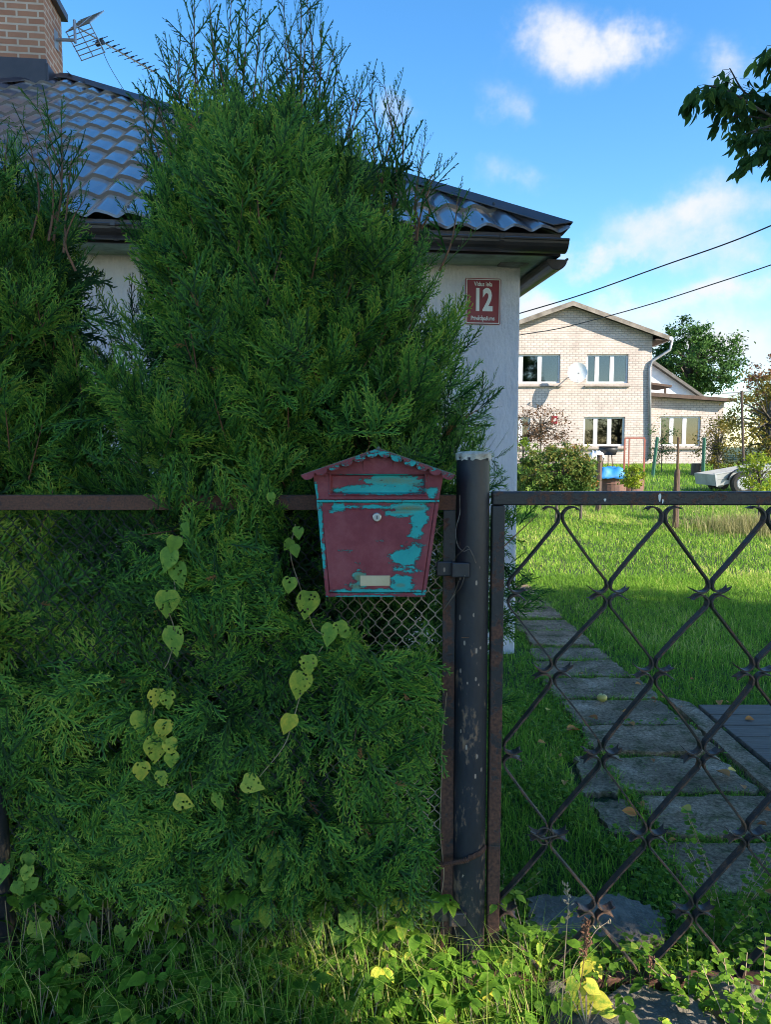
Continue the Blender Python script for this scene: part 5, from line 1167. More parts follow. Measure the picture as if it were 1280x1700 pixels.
    # dry tall grass on the low mound beyond the lawn
    n = 4900; x = np.concatenate([r_.normal(6.2, .6, 4000), r_.uniform(3.0, 9.0, 900)]); y = np.concatenate([r_.normal(12.3, .45, 4000), r_.uniform(14, 17, 900)]); V, Q, t = blades(r_, x, y, r_.uniform(.10, .34, n), r_.uniform(.004, .008, n), r_.uniform(.1, .8, n), r_.uniform(0, 1, n)); tag(link('dry_grass', quads_mesh('dry_grass', V, Q, {'tone': t}), M['grass_dry']), kind='stuff')
lawn()
# ---------------- trees and shrubs ----------------
def bush(name, label, cat, cx, cy, cz, rx_, ry_, rz_, nclump, per, leaf, mt, seed, trunk=None, tpl=SIMPLE, clump=.16, gaps=.0, tmean=.5, cut=None, tmat='bark_grey', shell=.55, group=None, toned=0.):
    r_ = np.random.default_rng(seed); gz = ter(cx, cy); root = empty(name, (cx, cy, gz)); tag(root, label, cat, group)
    d = rand_unit(r_, nclump); rad = shell + (1.02 - shell) * r_.random(nclump) ** .6
    lum = 1 + .14 * np.sin(d[:, 0] * 5 + seed) + .12 * np.sin(d[:, 2] * 7 + d[:, 1] * 4 + seed * 2)
    c = d * (rad * lum)[:, None] * np.array([rx_, ry_, rz_]); ct = r_.normal(tmean, .13, nclump)
    if toned: ct += toned * (c[:, 2] / rz_)
    n = nclump * per; ci = np.repeat(np.arange(nclump), per); sz = clump * (rx_ + ry_ + rz_) / 3
    P = c[ci] + r_.normal(0, 1, (n, 3)) * sz * np.array([1, 1, .6]) * r_.uniform(.6, 1.3, nclump)[ci][:, None] * .6
    P[:, 2] = P[:, 2] + cz - gz; k = P[:, 2] > .02
    if cut is not None: k &= cut(P + np.array([cx, cy, gz]))
    P = P[k]; ci = ci[k]; n = len(P)
    D = rand_unit(r_, n) + np.array([0, 0, -.35]); N_ = rand_unit(r_, n) + d[ci] * .9 + np.array([0, 0, .5])
    V, Q, t = instance(tpl[0], tpl[1], P, frames(D, N_), leaf * r_.uniform(.6, 1.25, n), tpl[2], ct[ci] + r_.normal(0, .08, n))
    link('crown', quads_mesh('crown', V, Q, {'tone': t}), mt, root)
    m = MB(); tr = trunk or max(.02, rx_ * .05); H_ = cz - gz
    m.tube(catmull([(0, 0, -.1), (tr * .4, 0, H_ * .4), (-tr * .3, tr * .3, H_), (0, 0, H_ + rz_ * .5)], 4), [tr * (1 - .055 * i) for i in range(13)], 9)
    for i in range(0, nclump, max(1, nclump // 34)):
        if cut is not None and not cut(np.array([c[i] + np.array([cx, cy, cz])]))[0]: continue
        s = max(.05, H_ - rz_ * .7 + r_.uniform(0, rz_ * .8)); q = c[i] + np.array([0, 0, H_]); b0 = np.array([cx, cy, gz])
        if cut is not None and not all(cut((np.array([0, 0, s]) * (1 - f_) + q * f_ + b0)[None])[0] for f_ in np.linspace(.05, 1, 9)): continue
        m.tube([(0, 0, s), tuple(np.array([0, 0, s]) * .45 + q * .55 + np.array([0, 0, .08 * rz_])), tuple(q)], [tr * .42, tr * .24, tr * .07], 5)
    m.build('trunk', M[tmat], root, smooth=True); return root
p = atY(1147, 604, 43)
bush('oak_tree', 'round dark green tree rising behind the white outbuilding', 'tree', p[0], 43, p[2], 2.35, 2.3, 2.25, 190, 70, .20, M['oak'], 3, .25, clump=.17)
p = atY(1262, 700, 25)
bush('apple_tree', 'olive and yellow autumn tree at the right edge behind the trailer', 'tree', p[0] + .35, 25, p[2], 1.75, 1.4, 1.35, 120, 60, .10, M['autumn'], 4, .10, clump=.2)
p = atY(1205, 735, 24)
bush('autumn_shrub', 'loose twiggy olive shrub against the brick wing', 'shrub', p[0], 24.5, p[2], .65, .6, .9, 60, 28, .08, M['autumn'], 14, .04, clump=.28)
p = atY(1285, 640, 34)
bush('red_tree', 'reddish orange tree top at the right frame edge', 'tree', p[0], 34, p[2], 1.3, 1.2, 1.3, 70, 50, .14, M['purple'], 15, .12, tmean=.9)
p = atY(905, 708, 19)
bush('brown_shrub', 'thin reddish brown shrub in front of the far house beside the stucco wall', 'shrub', p[0] - .1, 19, p[2], .75, .5, .58, 60, 26, .065, M['purple'], 5, .03, clump=.28)
p = atY(868, 760, 16)
bush('young_bush', 'light green bush right against the near house corner', 'shrub', p[0], 16, p[2], .28, .3, .5, 30, 40, .06, M['yellowgreen'], 16, .02, tmean=.15)
p = atY(925, 778, 13)
bush('vine_covered_bush', 'rounded dense bush with reddening leaves left of the brown post', 'shrub', p[0], 13, p[2] - .05, .70, .55, .46, 150, 75, .055, M['vinebush'], 6, .03, clump=.16, toned=.12)
p = atY(968, 786, 13.5)
bush('vine_covered_bush', 'smaller dense bush with red and yellow leaves touching the brown post', 'shrub', p[0], 13.6, p[2] - .08, .32, .4, .42, 70, 70, .055, M['vinebush'], 7, .03, clump=.17, tmean=.65)
p = atY(1050, 792, 15.5)
bush('yellow_shrub', 'small bright yellow green shrub in front of the rusty drums', 'shrub', p[0], 15.5, p[2], .26, .25, .26, 40, 30, .06, M['yellowgreen'], 8, .02, clump=.25)
p = atY(1258, 785, 13)
bush('yellow_sapling', 'bright yellow green sapling in front of the trailer at right', 'shrub', p[0] + .05, 13, p[2] + .0, .36, .3, .36, 45, 28, .055, M['yellowgreen'], 9, .02, clump=.25)
p = atY(1100, 730, 27)
bush('twiggy_shrub', 'thin green shrub between the lower windows of the far house', 'shrub', p[0], 27, p[2], .55, .4, .75, 40, 22, .07, M['oak'], 10, .02, clump=.3, tmean=.8)
p = atY(1190, 760, 26)
bush('twiggy_shrub', 'low thin shrub right of the stump by the wing wall', 'shrub', p[0], 26, p[2], .6, .4, .5, 34, 20, .07, M['autumn'], 12, .02, clump=.3)
for i, (px, Y, h_) in enumerate(((1310, 60, 5), (1360, 48, 6), (760, 70, 6), (560, 75, 7), (1450, 40, 6))):
    p = atY(px, 700, Y)
    bush('background_tree', ['distant green tree just beyond the right frame edge', 'distant rounded tree farther right past the frame', 'distant tree hidden behind the near house, right one', 'distant tree hidden behind the near house, left one', 'distant tree farthest right past the frame'][i], 'tree', p[0], Y, 1.2 + h_ * .5, h_ * .5, h_ * .45, h_ * .5, 110, 60, .28, M['oak'], 40 + i, .25, clump=.2)

# box elder whose branch hangs into the top right corner
def elder_branch():
    r_ = np.random.default_rng(17); root = empty('box_elder_tree', (4.6, 2.2, 0)); tag(root, 'dark leaved tree at right with drooping branch hanging into the top right sky', 'tree')
    m = MB(); O = np.array([4.6, 2.2, 0.])
    m.tube([p - O for p in catmull([(4.6, 2.2, -.1), (4.5, 2.25, 1.6), (4.3, 2.3, 3.2), (4.1, 2.4, 5.0), (4.0, 2.4, 7.2)], 4)], [.17 * (1 - .05 * i) for i in range(17)], 10)
    Y = 3.1; start = np.array([4.32, 2.32, 3.0]); hub = np.array([2.45, 2.85, 2.95])
    routes = [[(1330, 250), (1240, 215), (1180, 180), (1140, 165), (1115, 172)], [(1330, 250), (1230, 190), (1195, 175), (1170, 135)], [(1340, 190), (1290, 140), (1262, 110), (1240, 95)], [(1340, 160), (1300, 115), (1275, 90)], [(1340, 300), (1270, 235), (1200, 215), (1165, 218)], [(1345, 320), (1290, 270), (1235, 262), (1218, 280)], [(1350, 380), (1320, 340), (1302, 325), (1290, 335)], [(1330, 250), (1290, 200), (1265, 180), (1250, 160)], [(1335, 260), (1285, 225), (1240, 230), (1210, 240)], [(1345, 320), (1300, 255), (1270, 262), (1262, 285)]]
    P, D, N_, T, S = [], [], [], [], []
    for ri, rr in enumerate(routes):
        pts = [start, start * .5 + hub * .5 + np.array([0, 0, .05]), hub + np.array([0, .02 * (ri % 3), .03 * (ri % 4) - .05])] + [atY(px + 42, py - 22, Y + .12 * math.sin(ri * 2.1)) for px, py in rr]
        c = catmull(pts, 10); m.tube([tuple(q - O) for q in c], [.009 * (1 - i / len(c)) ** .8 + .0020 for i in range(len(c))], 5)
        s0 = len(c) - 1 - 22
        for i in range(max(10, s0), len(c)):
            for rep in range(1 + (i % 2)):
                q = c[i] + r_.normal(0, .008, 3); a = r_.uniform(0, 6.28); pd = np.array([math.cos(a), math.sin(a), -.35]); pe = q + pd * r_.uniform(.02, .06)
                m.tube([tuple(q - O), tuple(pe - O)], .0011, 3, caps=False); t0 = r_.normal(.4, .2)
                for k in range(5 if rep == 0 else 3):
                    P.append(pe + np.array([0, 0, -.006 * k]) + pd * .018 * (k // 2)); D.append(np.array([(-1 if k % 2 else 1) * .55 * (k < 4), r_.normal(0, .3), -1.]) + pd * .5 + r_.normal(0, .2, 3) + np.array([-.25, 0, 0])); N_.append(r_.normal(0, 1, 3)); T.append(t0 + r_.normal(0, .1)); S.append(r_.uniform(.038, .062))
    P, D, N_, T, S = map(np.array, (P, D, N_, T, S)); k = P[:, 0] < 2.1; tp = leaf_tpl(.19, .3, pts=4, droop=.25, serr=.0)
    V, Q, t = instance(tp[0], tp[1], P[k] - O, frames(D[k], N_[k]), S[k], tp[2], T[k]); link('branch_leaves', quads_mesh('branch_leaves', V, Q, {'tone': t}), M['elder'], root)
    m.build('trunk', M['bark_grey'], root, smooth=True)
    # upper crown out of view
    nc = 110; d = rand_unit(r_, nc); c = d * (r_.uniform(.5, 1, nc) ** .5)[:, None] * np.array([1.8, 1.7, 1.7]) + np.array([4.9, 1.6, 6.0]); ci = np.repeat(np.arange(nc), 45); P = c[ci] + r_.normal(0, .22, (len(ci), 3))
    vis = (P[:, 1] > .3) & (P[:, 0] / np.maximum(P[:, 1], .01) < .56) & ((P[:, 2] - EYE) / np.maximum(P[:, 1], .01) < .66)
    P = P[~vis]; P = P[sun_ok(P)]; V, Q, t = instance(SIMPLE[0], SIMPLE[1], P - O, frames(rand_unit(r_, len(P)), rand_unit(r_, len(P))), np.full(len(P), .16), SIMPLE[2], r_.uniform(.2, .8, len(P))); link('crown', quads_mesh('crown', V, Q, {'tone': t}), M['elder'], root)
S_ = np.array(SUN); EU = np.array([.534, .845, 0]) ; EU /= np.linalg.norm(EU); EU = np.array([-S_[1], S_[0], 0]) / math.hypot(S_[0], S_[1]); EV = np.cross(S_, EU); EV = EV if EV[2] > 0 else -EV
LITS = [((.42, 1.82, .10), .34, .18), ((.05, 1.80, .12), .16, .12), ((-.12, 1.86, .16), .12, .10), ((1.02, 1.82, .05), .13, .08), ((1.5, 2.55, .02), .035, .10)]
def sun_ok(P):
    """openings in the canopy through which the low sun reaches the weeds at the gate"""
    u = P @ EU; v = P @ EV; k = np.ones(len(P), bool)
    for c, a, b in LITS:
        c = np.array(c); k &= ~((np.abs(u - c @ EU) < a + .17) & (np.abs(v - c @ EV) < b + .16))
    return k
elder_branch()
# street trees behind the camera whose shade falls over the fence, the hedge and the near lawn
def shade_tree(u, v, t, ru, rz_, seed, label, cy_=None, nc=230):
    c = EU * u + EV * v + S_ * t
    def cut(P):
        U_ = P @ EU; V_ = P @ EV
        edge = np.where(V_ > 2.3, 6.9, 6.95 - (V_ - 1.55) * 1.25) + .22 * np.sin(V_ * 9) + .2 * np.sin(V_ * 23 + 1) + .12 * np.sin(V_ * 47)
        inview = (P[:, 1] > .2) & (P[:, 0] / np.maximum(P[:, 1], .01) < .6)
        return sun_ok(P) & (U_ < edge) & ~inview
    bush('street_tree', label, 'tree', c[0], c[1], c[2], ru, ru, rz_, nc, 80, .34, M['oak'], seed, .22, clump=.14, cut=cut, shell=.25, group='street trees behind the camera')
shade_tree(5.2, 1.5, 11.5, 3.0, 2.9, 61, 'leafy street tree behind the camera, nearest the lawn', nc=380)
shade_tree(.75, 1.6, 11.0, 3.0, 3.2, 62, 'leafy street tree behind the camera, opposite the mailbox', nc=420)
shade_tree(-2.6, 2.0, 11.5, 2.8, 3.2, 63, 'leafy street tree behind the camera, left of the others', nc=260)
shade_tree(4.4, 6.6, 15.0, 3.9, 3.9, 64, 'tallest leafy street tree behind the camera, at the back', nc=800)

# ---------------- things on the far lawn ----------------
def post_at(name, label, px, ytop, Y, r_, mt, n=8, lean=0., cat='post', extra=None, ybase=None):
    p = atY(px, ytop, Y); g_ = ter(p[0], Y); root = empty(name, (p[0] - lean, Y, g_)); tag(root, label, cat)
    h_ = p[2] - g_; m = MB(); m.tube([(0, 0, -.1), (lean * .5, 0, h_ * .5), (lean, 0, h_)], [r_ * 1.05, r_, r_ * .95], n); m.build('shaft', mt, root)
    m = MB(); m.tube([(lean, 0, h_), (lean, 0, h_ + r_ * .5)], [r_ * 1.15, r_ * .9], n); m.build('top_cap', mt, root); return root, h_
post_at('wooden_post', 'brown wooden fence post at the right side of the vine covered bush', 996, 757, 15.0, .055, M['wood_post'])
post_at('green_post', 'green metal fence post leaning slightly, left one of the two green posts', 1092, 727, 24.5, .055, M['green_paint'], lean=.12)
post_at('green_post', 'green metal fence post near the trailer, right one of the two green posts', 1170, 728, 24.0, .06, M['green_paint'])
r0, h0 = post_at('dark_post', 'thin dark post with thick wooden lower half standing on the lawn', 1127, 727, 12.4, .022, M['bark'])
m = MB(); m.tube([(0.012, 0.03, -.05), (.012, .03, h0 * .62), (.02, .03, h0 * .66)], [.052, .048, .03], 9); m.build('sleeve', M['wood_post'], r0)
post_at('dark_stake', 'short dark stake by the wing wall', 1189, 733, 27, .05, M['bark'])
r1, h1 = post_at('leaning_pole', 'tall thin grey pole leaning in front of the autumn tree', 1232, 650, 22, .038, M['wood_post'], lean=-.18)
m = MB(); m.tube([(-.75, 0, h1 - .05), (-.18, 0, h1 - .02), (.1, 0, h1 + .02)], .02, 6); m.tube([(-.6, 0, h1 - .13), (.0, 0, h1 - .06)], .014, 6); m.build('crossarm', M['zinc'], r1)
# drums and covered heap
def drum(px, py, Y, label, rr, h_, mt, tarp=False):
    p = atY(px, py, Y); g_ = ter(0, Y); root = empty('rusty_drum', (p[0], Y, g_)); tag(root, label, 'drum')
    m = MB(); prof = [(0, rr), (h_ * .31, rr), (h_ * .33, rr * 1.03), (h_ * .35, rr), (h_ * .64, rr), (h_ * .66, rr * 1.03), (h_ * .68, rr), (h_ * .98, rr), (h_, rr * 1.02)]
    m.tube([(0, 0, z) for z, _ in prof], [q for _, q in prof], 24); m.build('barrel', mt, root)
    m = MB(); m.tube([(0, 0, h_ + .001), (0, 0, h_ + .02)], [rr * .96, rr * .9], 24); m.build('lid', M['plastic_black'] if not tarp else M['rust_red'], root)
    return p, g_
def sheet(name, label, cat, cx, cy, cz, rx_, ry_, drop, mt, seed):
    r_ = np.random.default_rng(seed); n = 22; V = []
    for j in range(n):
        for i in range(n):
            u, v = i / (n - 1) * 2 - 1, j / (n - 1) * 2 - 1; rr = max(abs(u), abs(v)) ; z = -drop * max(0, rr - .55) ** 1.2 * 2 + .03 * math.sin(u * 7 + seed) * math.cos(v * 5) + r_.normal(0, .006); V.append((u * rx_ * (1 - .25 * max(0, rr - .6)), v * ry_ * (1 - .25 * max(0, rr - .6)), z))
    m = MB(); m.add(V, [(j * n + i, j * n + i + 1, (j + 1) * n + i + 1, (j + 1) * n + i) for j in range(n - 1) for i in range(n - 1)])
    o = m.build(name, mt, smooth=True); o.location = (cx, cy, cz); sd = o.modifiers.new('solid', 'SOLIDIFY'); sd.thickness = .01; return tag(o, label, cat)
p, g_ = drum(1015, 800, 17.0, 'rusty brown drum half covered by the blue sheet', .33, .62, M['rust_red'])
sheet('blue_tarp', 'bright blue plastic sheet draped over the rusty drum', 'tarp', p[0] - .05, 16.95, g_ + .76, .36, .38, .30, M['blue_tarp'], 2)
p2, g2 = drum(1045, 800, 17.4, 'second rusty brown drum right of the blue sheet', .32, .56, M['rust_red'])
sheet('white_sack', 'white plastic sack on top of the brown post corner', 'sack', atY(990, 752, 17.2)[0], 17.2, atY(990, 750, 17.2)[2], .17, .2, .16, M['white_paint'], 5)
tb = empty('black_tub', tuple(atY(1010, 754, 17.3))); tag(tb, 'round black plastic tub standing above the blue sheet', 'tub')
m = MB(); m.tube([(0, 0, -.02), (0, 0, .10), (0, 0, .16)], [.17, .22, .20], 20); m.build('bowl', M['plastic_black'], tb, smooth=True)
m = MB(); m.tube([(.20 * math.cos(a), .20 * math.sin(a), .165) for a in np.linspace(0, 2 * math.pi, 25)], .018, 6); m.build('rim', M['plastic_black'], tb)
m = MB(); [m.tube([(.1 * math.cos(a), .1 * math.sin(a), -.02), (.2 * math.cos(a), .2 * math.sin(a), -.8)], .012, 5) for a in (.3, 2.4, 4.5)]; m.build('stand', M['bark'], tb)
# rusty frame
a = atY(1038, 726, 20); b = atY(1070, 765, 20); g_ = ter(0, 20); fr_ = empty('steel_rack', (a[0], 20, g_)); tag(fr_, 'rusty rectangular steel rack standing behind the drums', 'rack')
w_ = b[0] - a[0]; h_ = a[2] - g_
m = MB()
m.box(0, w_, -.02, .02, h_ - .04, h_); m.build('top_bar', M['red_paint'], fr_)
for x in (0, w_): m = MB(); m.box(x - .02, x + .02, -.018, .018, 0, h_ - .041); m.build('leg', M['red_paint'], fr_)
m = MB(); m.box(w_ * .2, w_ * .25, -.015, .015, .3, h_ - .04); m.box(.02, w_ - .02, -.014, .014, .26, .30); m.build('cross_bar', M['red_paint'], fr_)
# stump
p = atY(1157, 784, 25); st = empty('tree_stump', (p[0], 25, ter(0, 25))); tag(st, 'short reddish tree stump standing on the far lawn', 'stump')
m = MB(); m.tube([(0, 0, -.05), (0, 0, .1), (0, 0, .42)], [.22, .18, .17], 14); m.build('trunk', M['wood_post'], st); m = MB(); m.tube([(0, 0, .421), (0, 0, .43)], [.165, .16], 14); m.build('cut_face', M['wood'], st)
# trailer
Y = 18.5; g_ = ter(0, Y); a = atY(1192, 812, Y); tr = empty('car_trailer', (a[0], Y, g_)); tag(tr, 'grey metal car trailer tilted on the lawn at the right edge', 'trailer')
tl = R(9.5)
def tz(x, z): return (x * math.cos(tl) - z * math.sin(tl), x * math.sin(tl) + z * math.cos(tl) )
def tpr(mb, x0, x1, z0, z1, y0, y1): mb.prism([tz(x0, z0), tz(x1, z0), tz(x1, z1), tz(x0, z1)], y0, y1)
m = MB(); tpr(m, 0, 2.1, .22, .50, -.0, .03); tpr(m, 0, 2.1, .22, .50, 1.2, 1.23); tpr(m, 0, .03, .22, .50, .031, 1.199); tpr(m, 2.07, 2.1, .22, .50, .031, 1.199); tpr(m, .031, 2.069, .22, .25, .031, 1.199); bx = m.build('cargo_box', M['trailer'], tr)
m = MB(); tpr(m, -.01, 2.12, .50, .535, -.015, .04); tpr(m, -.01, 2.12, .37, .385, -.012, -.001); 
for x in (.0, .7, 1.4, 2.07): tpr(m, x, x + .035, .2, .499, -.014, -.001)
m.build('side_rail', M['zinc'], bx)
m = MB(); wc = tz(.62, .20); pts = [(wc[0] + .36 * math.cos(t), -.10, wc[1] + .02 + .34 * math.sin(t)) for t in np.linspace(.15, math.pi - .15, 14)]
for i in range(13):
    q, r3 = pts[i], pts[i + 1]; m.add([q, r3, (r3[0], .0, r3[2]), (q[0], .0, q[2]), (q[0], q[1], q[2] - .012), (r3[0], q[1], r3[2] - .012)], [(0, 1, 2, 3), (0, 4, 5, 1)])
m.build('mudguard', M['plastic_black'], tr)
for y in (-.05, 1.28):
    wz = max(.28, wc[1])
    m = MB(); m.tube([(wc[0], y - .075, .28), (wc[0], y - .05, .28), (wc[0], y + .05, .28), (wc[0], y + .075, .28)], [.24, .285, .285, .24], 28); wh = m.build('wheel', M['tyre'], tr, smooth=False)
    m = MB(); m.tube([(wc[0], y - .085, .28), (wc[0], y - .076, .28)], [.15, .17], 20); m.build('rim', M['zinc'], wh)
m = MB(); q0 = tz(2.1, .24); m.tube([(q0[0], .6, q0[1]), (q0[0] + 1.1, .6, q0[1] + .12)], .035, 8); m.build('drawbar', M['zinc'], tr)
# far grey track line
m = MB(); P = [(x, 17.6 + .5 * math.sin(x * .3)) for x in np.linspace(3, 30, 24)]; V = []
for x, y in P: V += [(x, y, ter(x, y) + .008), (x, y + 1.3, ter(x, y + 1.3) + .008)]
m.add(V, [(2 * i, 2 * i + 2, 2 * i + 3, 2 * i + 1) for i in range(23)])
M['track'] = simple('dusty_track', (.24, .20, .15), .95, (.13, .12, .08), 6., .5); tag(m.build('path', M['track']), kind='structure')

# cables
def cable(label, pts, r_):
    P = [atY(px, py, Y) for px, py, Y in pts]; m = MB(); m.tube(catmull(P, 8), r_, 5); tag(m.build('overhead_cable', M['plastic_black']), label, 'cable')
cable('upper overhead cable rising from behind the wall to the right', [(760, 550, 15), (864, 520, 14), (970, 488, 13), (1105, 440, 12), (1200, 407, 11.3), (1280, 375, 10.7), (1450, 300, 9.6)], .011)
cable('lower overhead cable crossing the gable of the far house', [(800, 568, 19), (863, 556, 18), (925, 546, 17), (994, 529, 16.2), (1080, 505, 15.2), (1180, 473, 14.2), (1280, 440, 13.2), (1450, 380, 12)], .011)

# ---------------- small things ----------------
def fallen():
    spots = [(952, 1215, 30, 1), (985, 1195, 22, 0), (1040, 1185, 18, 1), (1085, 1163, 14, 0), (1060, 1138, 12, 1), (1048, 1205, 20, 1), (1087, 1168, 12, 0), (900, 1235, 18, 2), (930, 1258, 14, 2), (938, 1303, 20, 2), (1045, 1355, 30, 1), (1065, 1340, 22, 1), (1140, 1350, 34, 3), (1200, 1287, 34, 1), (1215, 1283, 22, 3), (1117, 1400, 16, 1), (1245, 1198, 18, 1), (1210, 1170, 16, 1), (1195, 1168, 20, 1), (890, 1345, 12, 3), (910, 1180, 16, 3), (1235, 1310, 18, 1), (1270, 1345, 24, 0), (1150, 1130, 10, 0), (1085, 1265, 12, 0), (1275, 1485, 24, 1), (1100, 1160, 12, 1), (1265, 1372, 20, 0), (1130, 1175, 10, 1), (965, 1120, 10, 2)]
    lab = {0: ('small brown withered leaf on the garden path', 'brown leaves on the path'), 1: ('curled orange brown fallen leaf on the garden path', 'orange leaves on the path'), 2: ('pale brown fallen leaf lying in the grass left of the path', 'pale leaves in the grass'), 3: ('yellow fallen leaf lying on the ground behind the gate', 'yellow fallen leaves')}
    for i, (px, py, sz, k) in enumerate(spots):
        p = atZ(px, py, .035 if not k == 2 else .045); L = max(.022, sz / 1250 * p[1] * .85); a = random.uniform(0, 6.28); d = np.array([[math.cos(a), math.sin(a), .05]])
        tp = leaf_tpl(.34, random.uniform(.4, .9), pts=5, droop=random.uniform(-.3, .3)); V, Q, t = instance(tp[0], tp[1], np.array([[0, 0, .006]]) - d * L * .5, frames(d, np.array([[random.uniform(-.3, .3), random.uniform(-.6, 0), 1.]])), np.array([L]), tp[2], np.array([{0: .15, 1: .5, 2: .6, 3: .95}[k]]))
        o = link('fallen_leaf', quads_mesh('fallen_leaf', V, Q, {'tone': t}, smooth=True), M['dry']); o.location = tuple(p); o.location.z += .004
        col = {0: 'brown withered leaf', 1: 'curled orange brown leaf', 2: 'pale brown leaf', 3: 'yellow fallen leaf'}[k]; si = [j for j in range(13) if ycuts[j] <= p[1] < ycuts[j + 1]]; sn = names[si[0]] if si else 'nearest'
        if p[0] < .98: where = 'in the grass left of the %s path slab' % sn
        elif p[0] > 1.74: where = 'on the dark boards level with the %s slab' % sn
        elif p[0] > 1.60: where = 'on the kerb stone beside the %s path slab' % sn
        else: where = 'on the %s path slab, %s' % (sn, 'left end' if p[0] < 1.18 else ('middle' if p[0] < 1.42 else 'right end'))
        base = col + ' ' + where; used_l[base] = used_l.get(base, 0) + 1
        if used_l[base] > 1: base += ', ' + {2: 'smaller one', 3: 'third one', 4: 'fourth one'}[used_l[base]]
        tag(o, base, 'leaf', 'fallen leaves round the garden path')
used_l = {}
fallen()
p = atZ(1000, 1165, .03); ap = empty('apple', tuple(p)); tag(ap, 'small yellow windfall apple lying on the path slabs', 'apple')
V, F = [], []; n = 16
for i in range(13):
    t = math.pi * i / 12; r_ = .026 * math.sin(t) * (1 + .12 * math.sin(t)); z = .024 * math.cos(t) - .008 * math.exp(-(t / .35) ** 2) + .024
    for k in range(n): V.append((r_ * math.cos(k * 2 * math.pi / n), r_ * math.sin(k * 2 * math.pi / n), z))
for i in range(12):
    for k in range(n): F.append((i * n + k, (i + 1) * n + k, (i + 1) * n + (k + 1) % n, i * n + (k + 1) % n))
m = MB(); m.add(V, F); m.build('fruit', M['apple'], ap, smooth=True); m = MB(); m.tube([(0, 0, .038), (.004, 0, .055)], .0012, 5); m.build('stem', M['bark'], ap)
# dry stalks
def stalk(label, pts, Y, seeds, col='stalk', r_=.0016):
    P = [atY(px, py, Y) for px, py in pts]; b = P[-1]; root = empty('dry_stalk', tuple(b)); tag(root, label, 'dry stalk'); m = MB(); P = [q - b for q in P]; c = catmull(P, 6); m.tube(c, [r_ * (.45 + .55 * i / len(c)) for i in range(len(c))], 5); m.build('stem', M[col], root)
    r2_ = np.random.default_rng(int(abs(pts[0][0]))); m = MB()
    for k in range(seeds):
        t = r2_.random() * .38; q = c[int(t * (len(c) - 1))] + r2_.normal(0, .004, 3); e = q + np.array([r2_.normal(0, .005), r2_.normal(0, .004), r2_.uniform(.003, .010)]); m.tube([q, (q + e) / 2, e], [.0008, .0022, .0006], 5)
    m.build('seed_head', M['seed'] if col != 'stalk' or seeds > 60 else M['stalk'], root)
stalk('tall thin straw coloured stalk in front of the gate', [(942, 1472), (944, 1500), (940, 1560), (936, 1620), (932, 1695)], 1.78, 26)
stalk('reddish brown dock stalk with clustered seeds before the gate', [(974, 1532), (972, 1570), (968, 1610), (962, 1650), (958, 1695)], 1.80, 150, 'seed', .0018)
stalk('short side stalk with brown seeds near the bottom rail', [(1082, 1592), (1080, 1612), (1078, 1640)], 1.84, 40, 'seed', .0012)
stalk('pale broken grass stem leaning across the lower lattice', [(1010, 1530), (990, 1545), (975, 1570), (955, 1600), (940, 1640)], 1.85, 8)
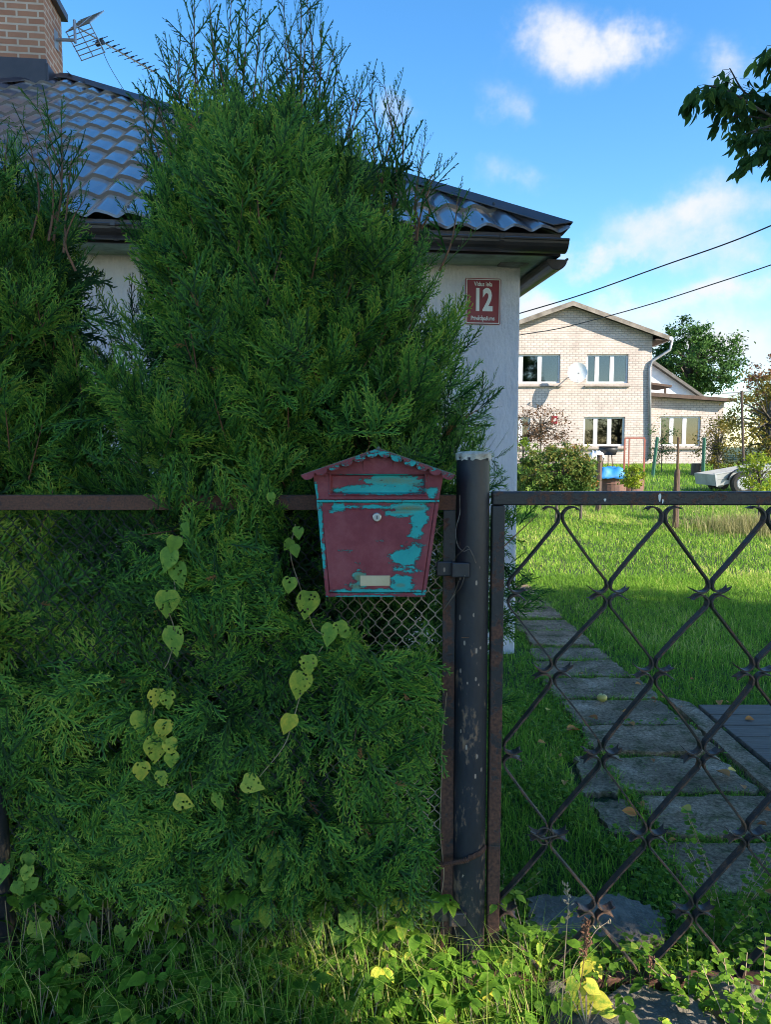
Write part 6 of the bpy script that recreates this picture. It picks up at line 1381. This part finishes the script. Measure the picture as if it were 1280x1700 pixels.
# yellow-leaved plant
yp = empty('yellow_leaf_plant', tuple(atY(975, 1690, 1.75))); tag(yp, 'weed with big yellow leaves at the foot of the gate', 'plant'); o0 = np.array(yp.location); r_ = np.random.default_rng(3)
m = MB()
for (px, py, sz, an, tn) in [(985, 1640, 30, 60, 1.), (1000, 1662, 34, 75, .97), (960, 1650, 34, -10, .95), (965, 1672, 34, 10, 1.), (990, 1680, 36, 30, 1.), (945, 1665, 30, -20, .95), (978, 1655, 26, 30, .98), (1010, 1680, 30, 80, .9), (950, 1635, 26, -50, .9)]:
    L = sz / 690.; d = np.array([[math.sin(R(an)), -.3, -math.cos(R(an)) * .8]]); c = atY(px, py, 1.80) - o0; V, Q, t = instance(HT[0], HT[1], np.array([c - d[0] * L * .4]), frames(d, np.array([[r_.normal(0, .4), -1, .7]])), np.array([L]), HT[2], np.array([tn]))
    link('leaf', quads_mesh('leaf', V, Q, {'tone': t}, smooth=True), M['weed'], yp); m.tube([(0, 0, -.03), tuple((c - d[0] * L * .4))], .0014, 4)
m.build('stem', M['stalk'], yp)
# sprawling green weeds at right foot of gate
def sprawl(label, x0, y0, seed, n=9, hh=.26, tn=.4):
    r_ = np.random.default_rng(seed); root = empty('wild_weed', (x0, y0, 0)); tag(root, label, 'weed plant'); m = MB(); P, D, N_, T, S = [], [], [], [], []
    for k in range(n):
        a = r_.uniform(0, 6.28); h_ = hh * r_.uniform(.5, 1.2); c = catmull([(0, 0, 0), (.05 * math.cos(a), .04 * math.sin(a), h_ * .5), (.13 * math.cos(a), .10 * math.sin(a), h_)], 8); m.tube(c, .0011, 4)
        for i in range(3, len(c)):
            for q in range(2): P.append(c[i]); b = r_.uniform(0, 6.28); D.append(np.array([math.cos(b), math.sin(b), .1])); N_.append(np.array([0, -.3, 1]) + r_.normal(0, .4, 3)); T.append(tn + r_.normal(0, .1)); S.append(r_.uniform(.012, .026))
    V, Q, t = instance(ROUND[0], ROUND[1], np.array(P), frames(np.array(D), np.array(N_)), np.array(S), ROUND[2], np.array(T)); link('leaves', quads_mesh('leaves', V, Q, {'tone': t}), M['weed'], root); m.build('stem', M['stalk'], root)
sprawl('wispy green weed in front of the rough concrete block', .84, 1.66, 71); sprawl('low spreading weed at the lattice foot on the right', .95, 2.06, 72, 8, .18, .3)
sprawl('tall feathery weed near the right frame edge by the slabs', 1.02, 2.12, 73, 12, .34, .45); sprawl('round leaved weed just behind the bottom rail', .42, 2.06, 74, 8, .14, .3); sprawl('dense green weed behind the gate stile foot', .36, 2.25, 75, 12, .18, .3)
sprawl('tall weed with small leaves at the bottom right corner', .93, 1.74, 76, 9, .20, .6)

sprawl('low green weed between the two concrete blocks', .80, 1.86, 78, 10, .13, .6); sprawl('fine leaved weed right of the bottom rail end', 1.12, 1.98, 79, 10, .22, .45)
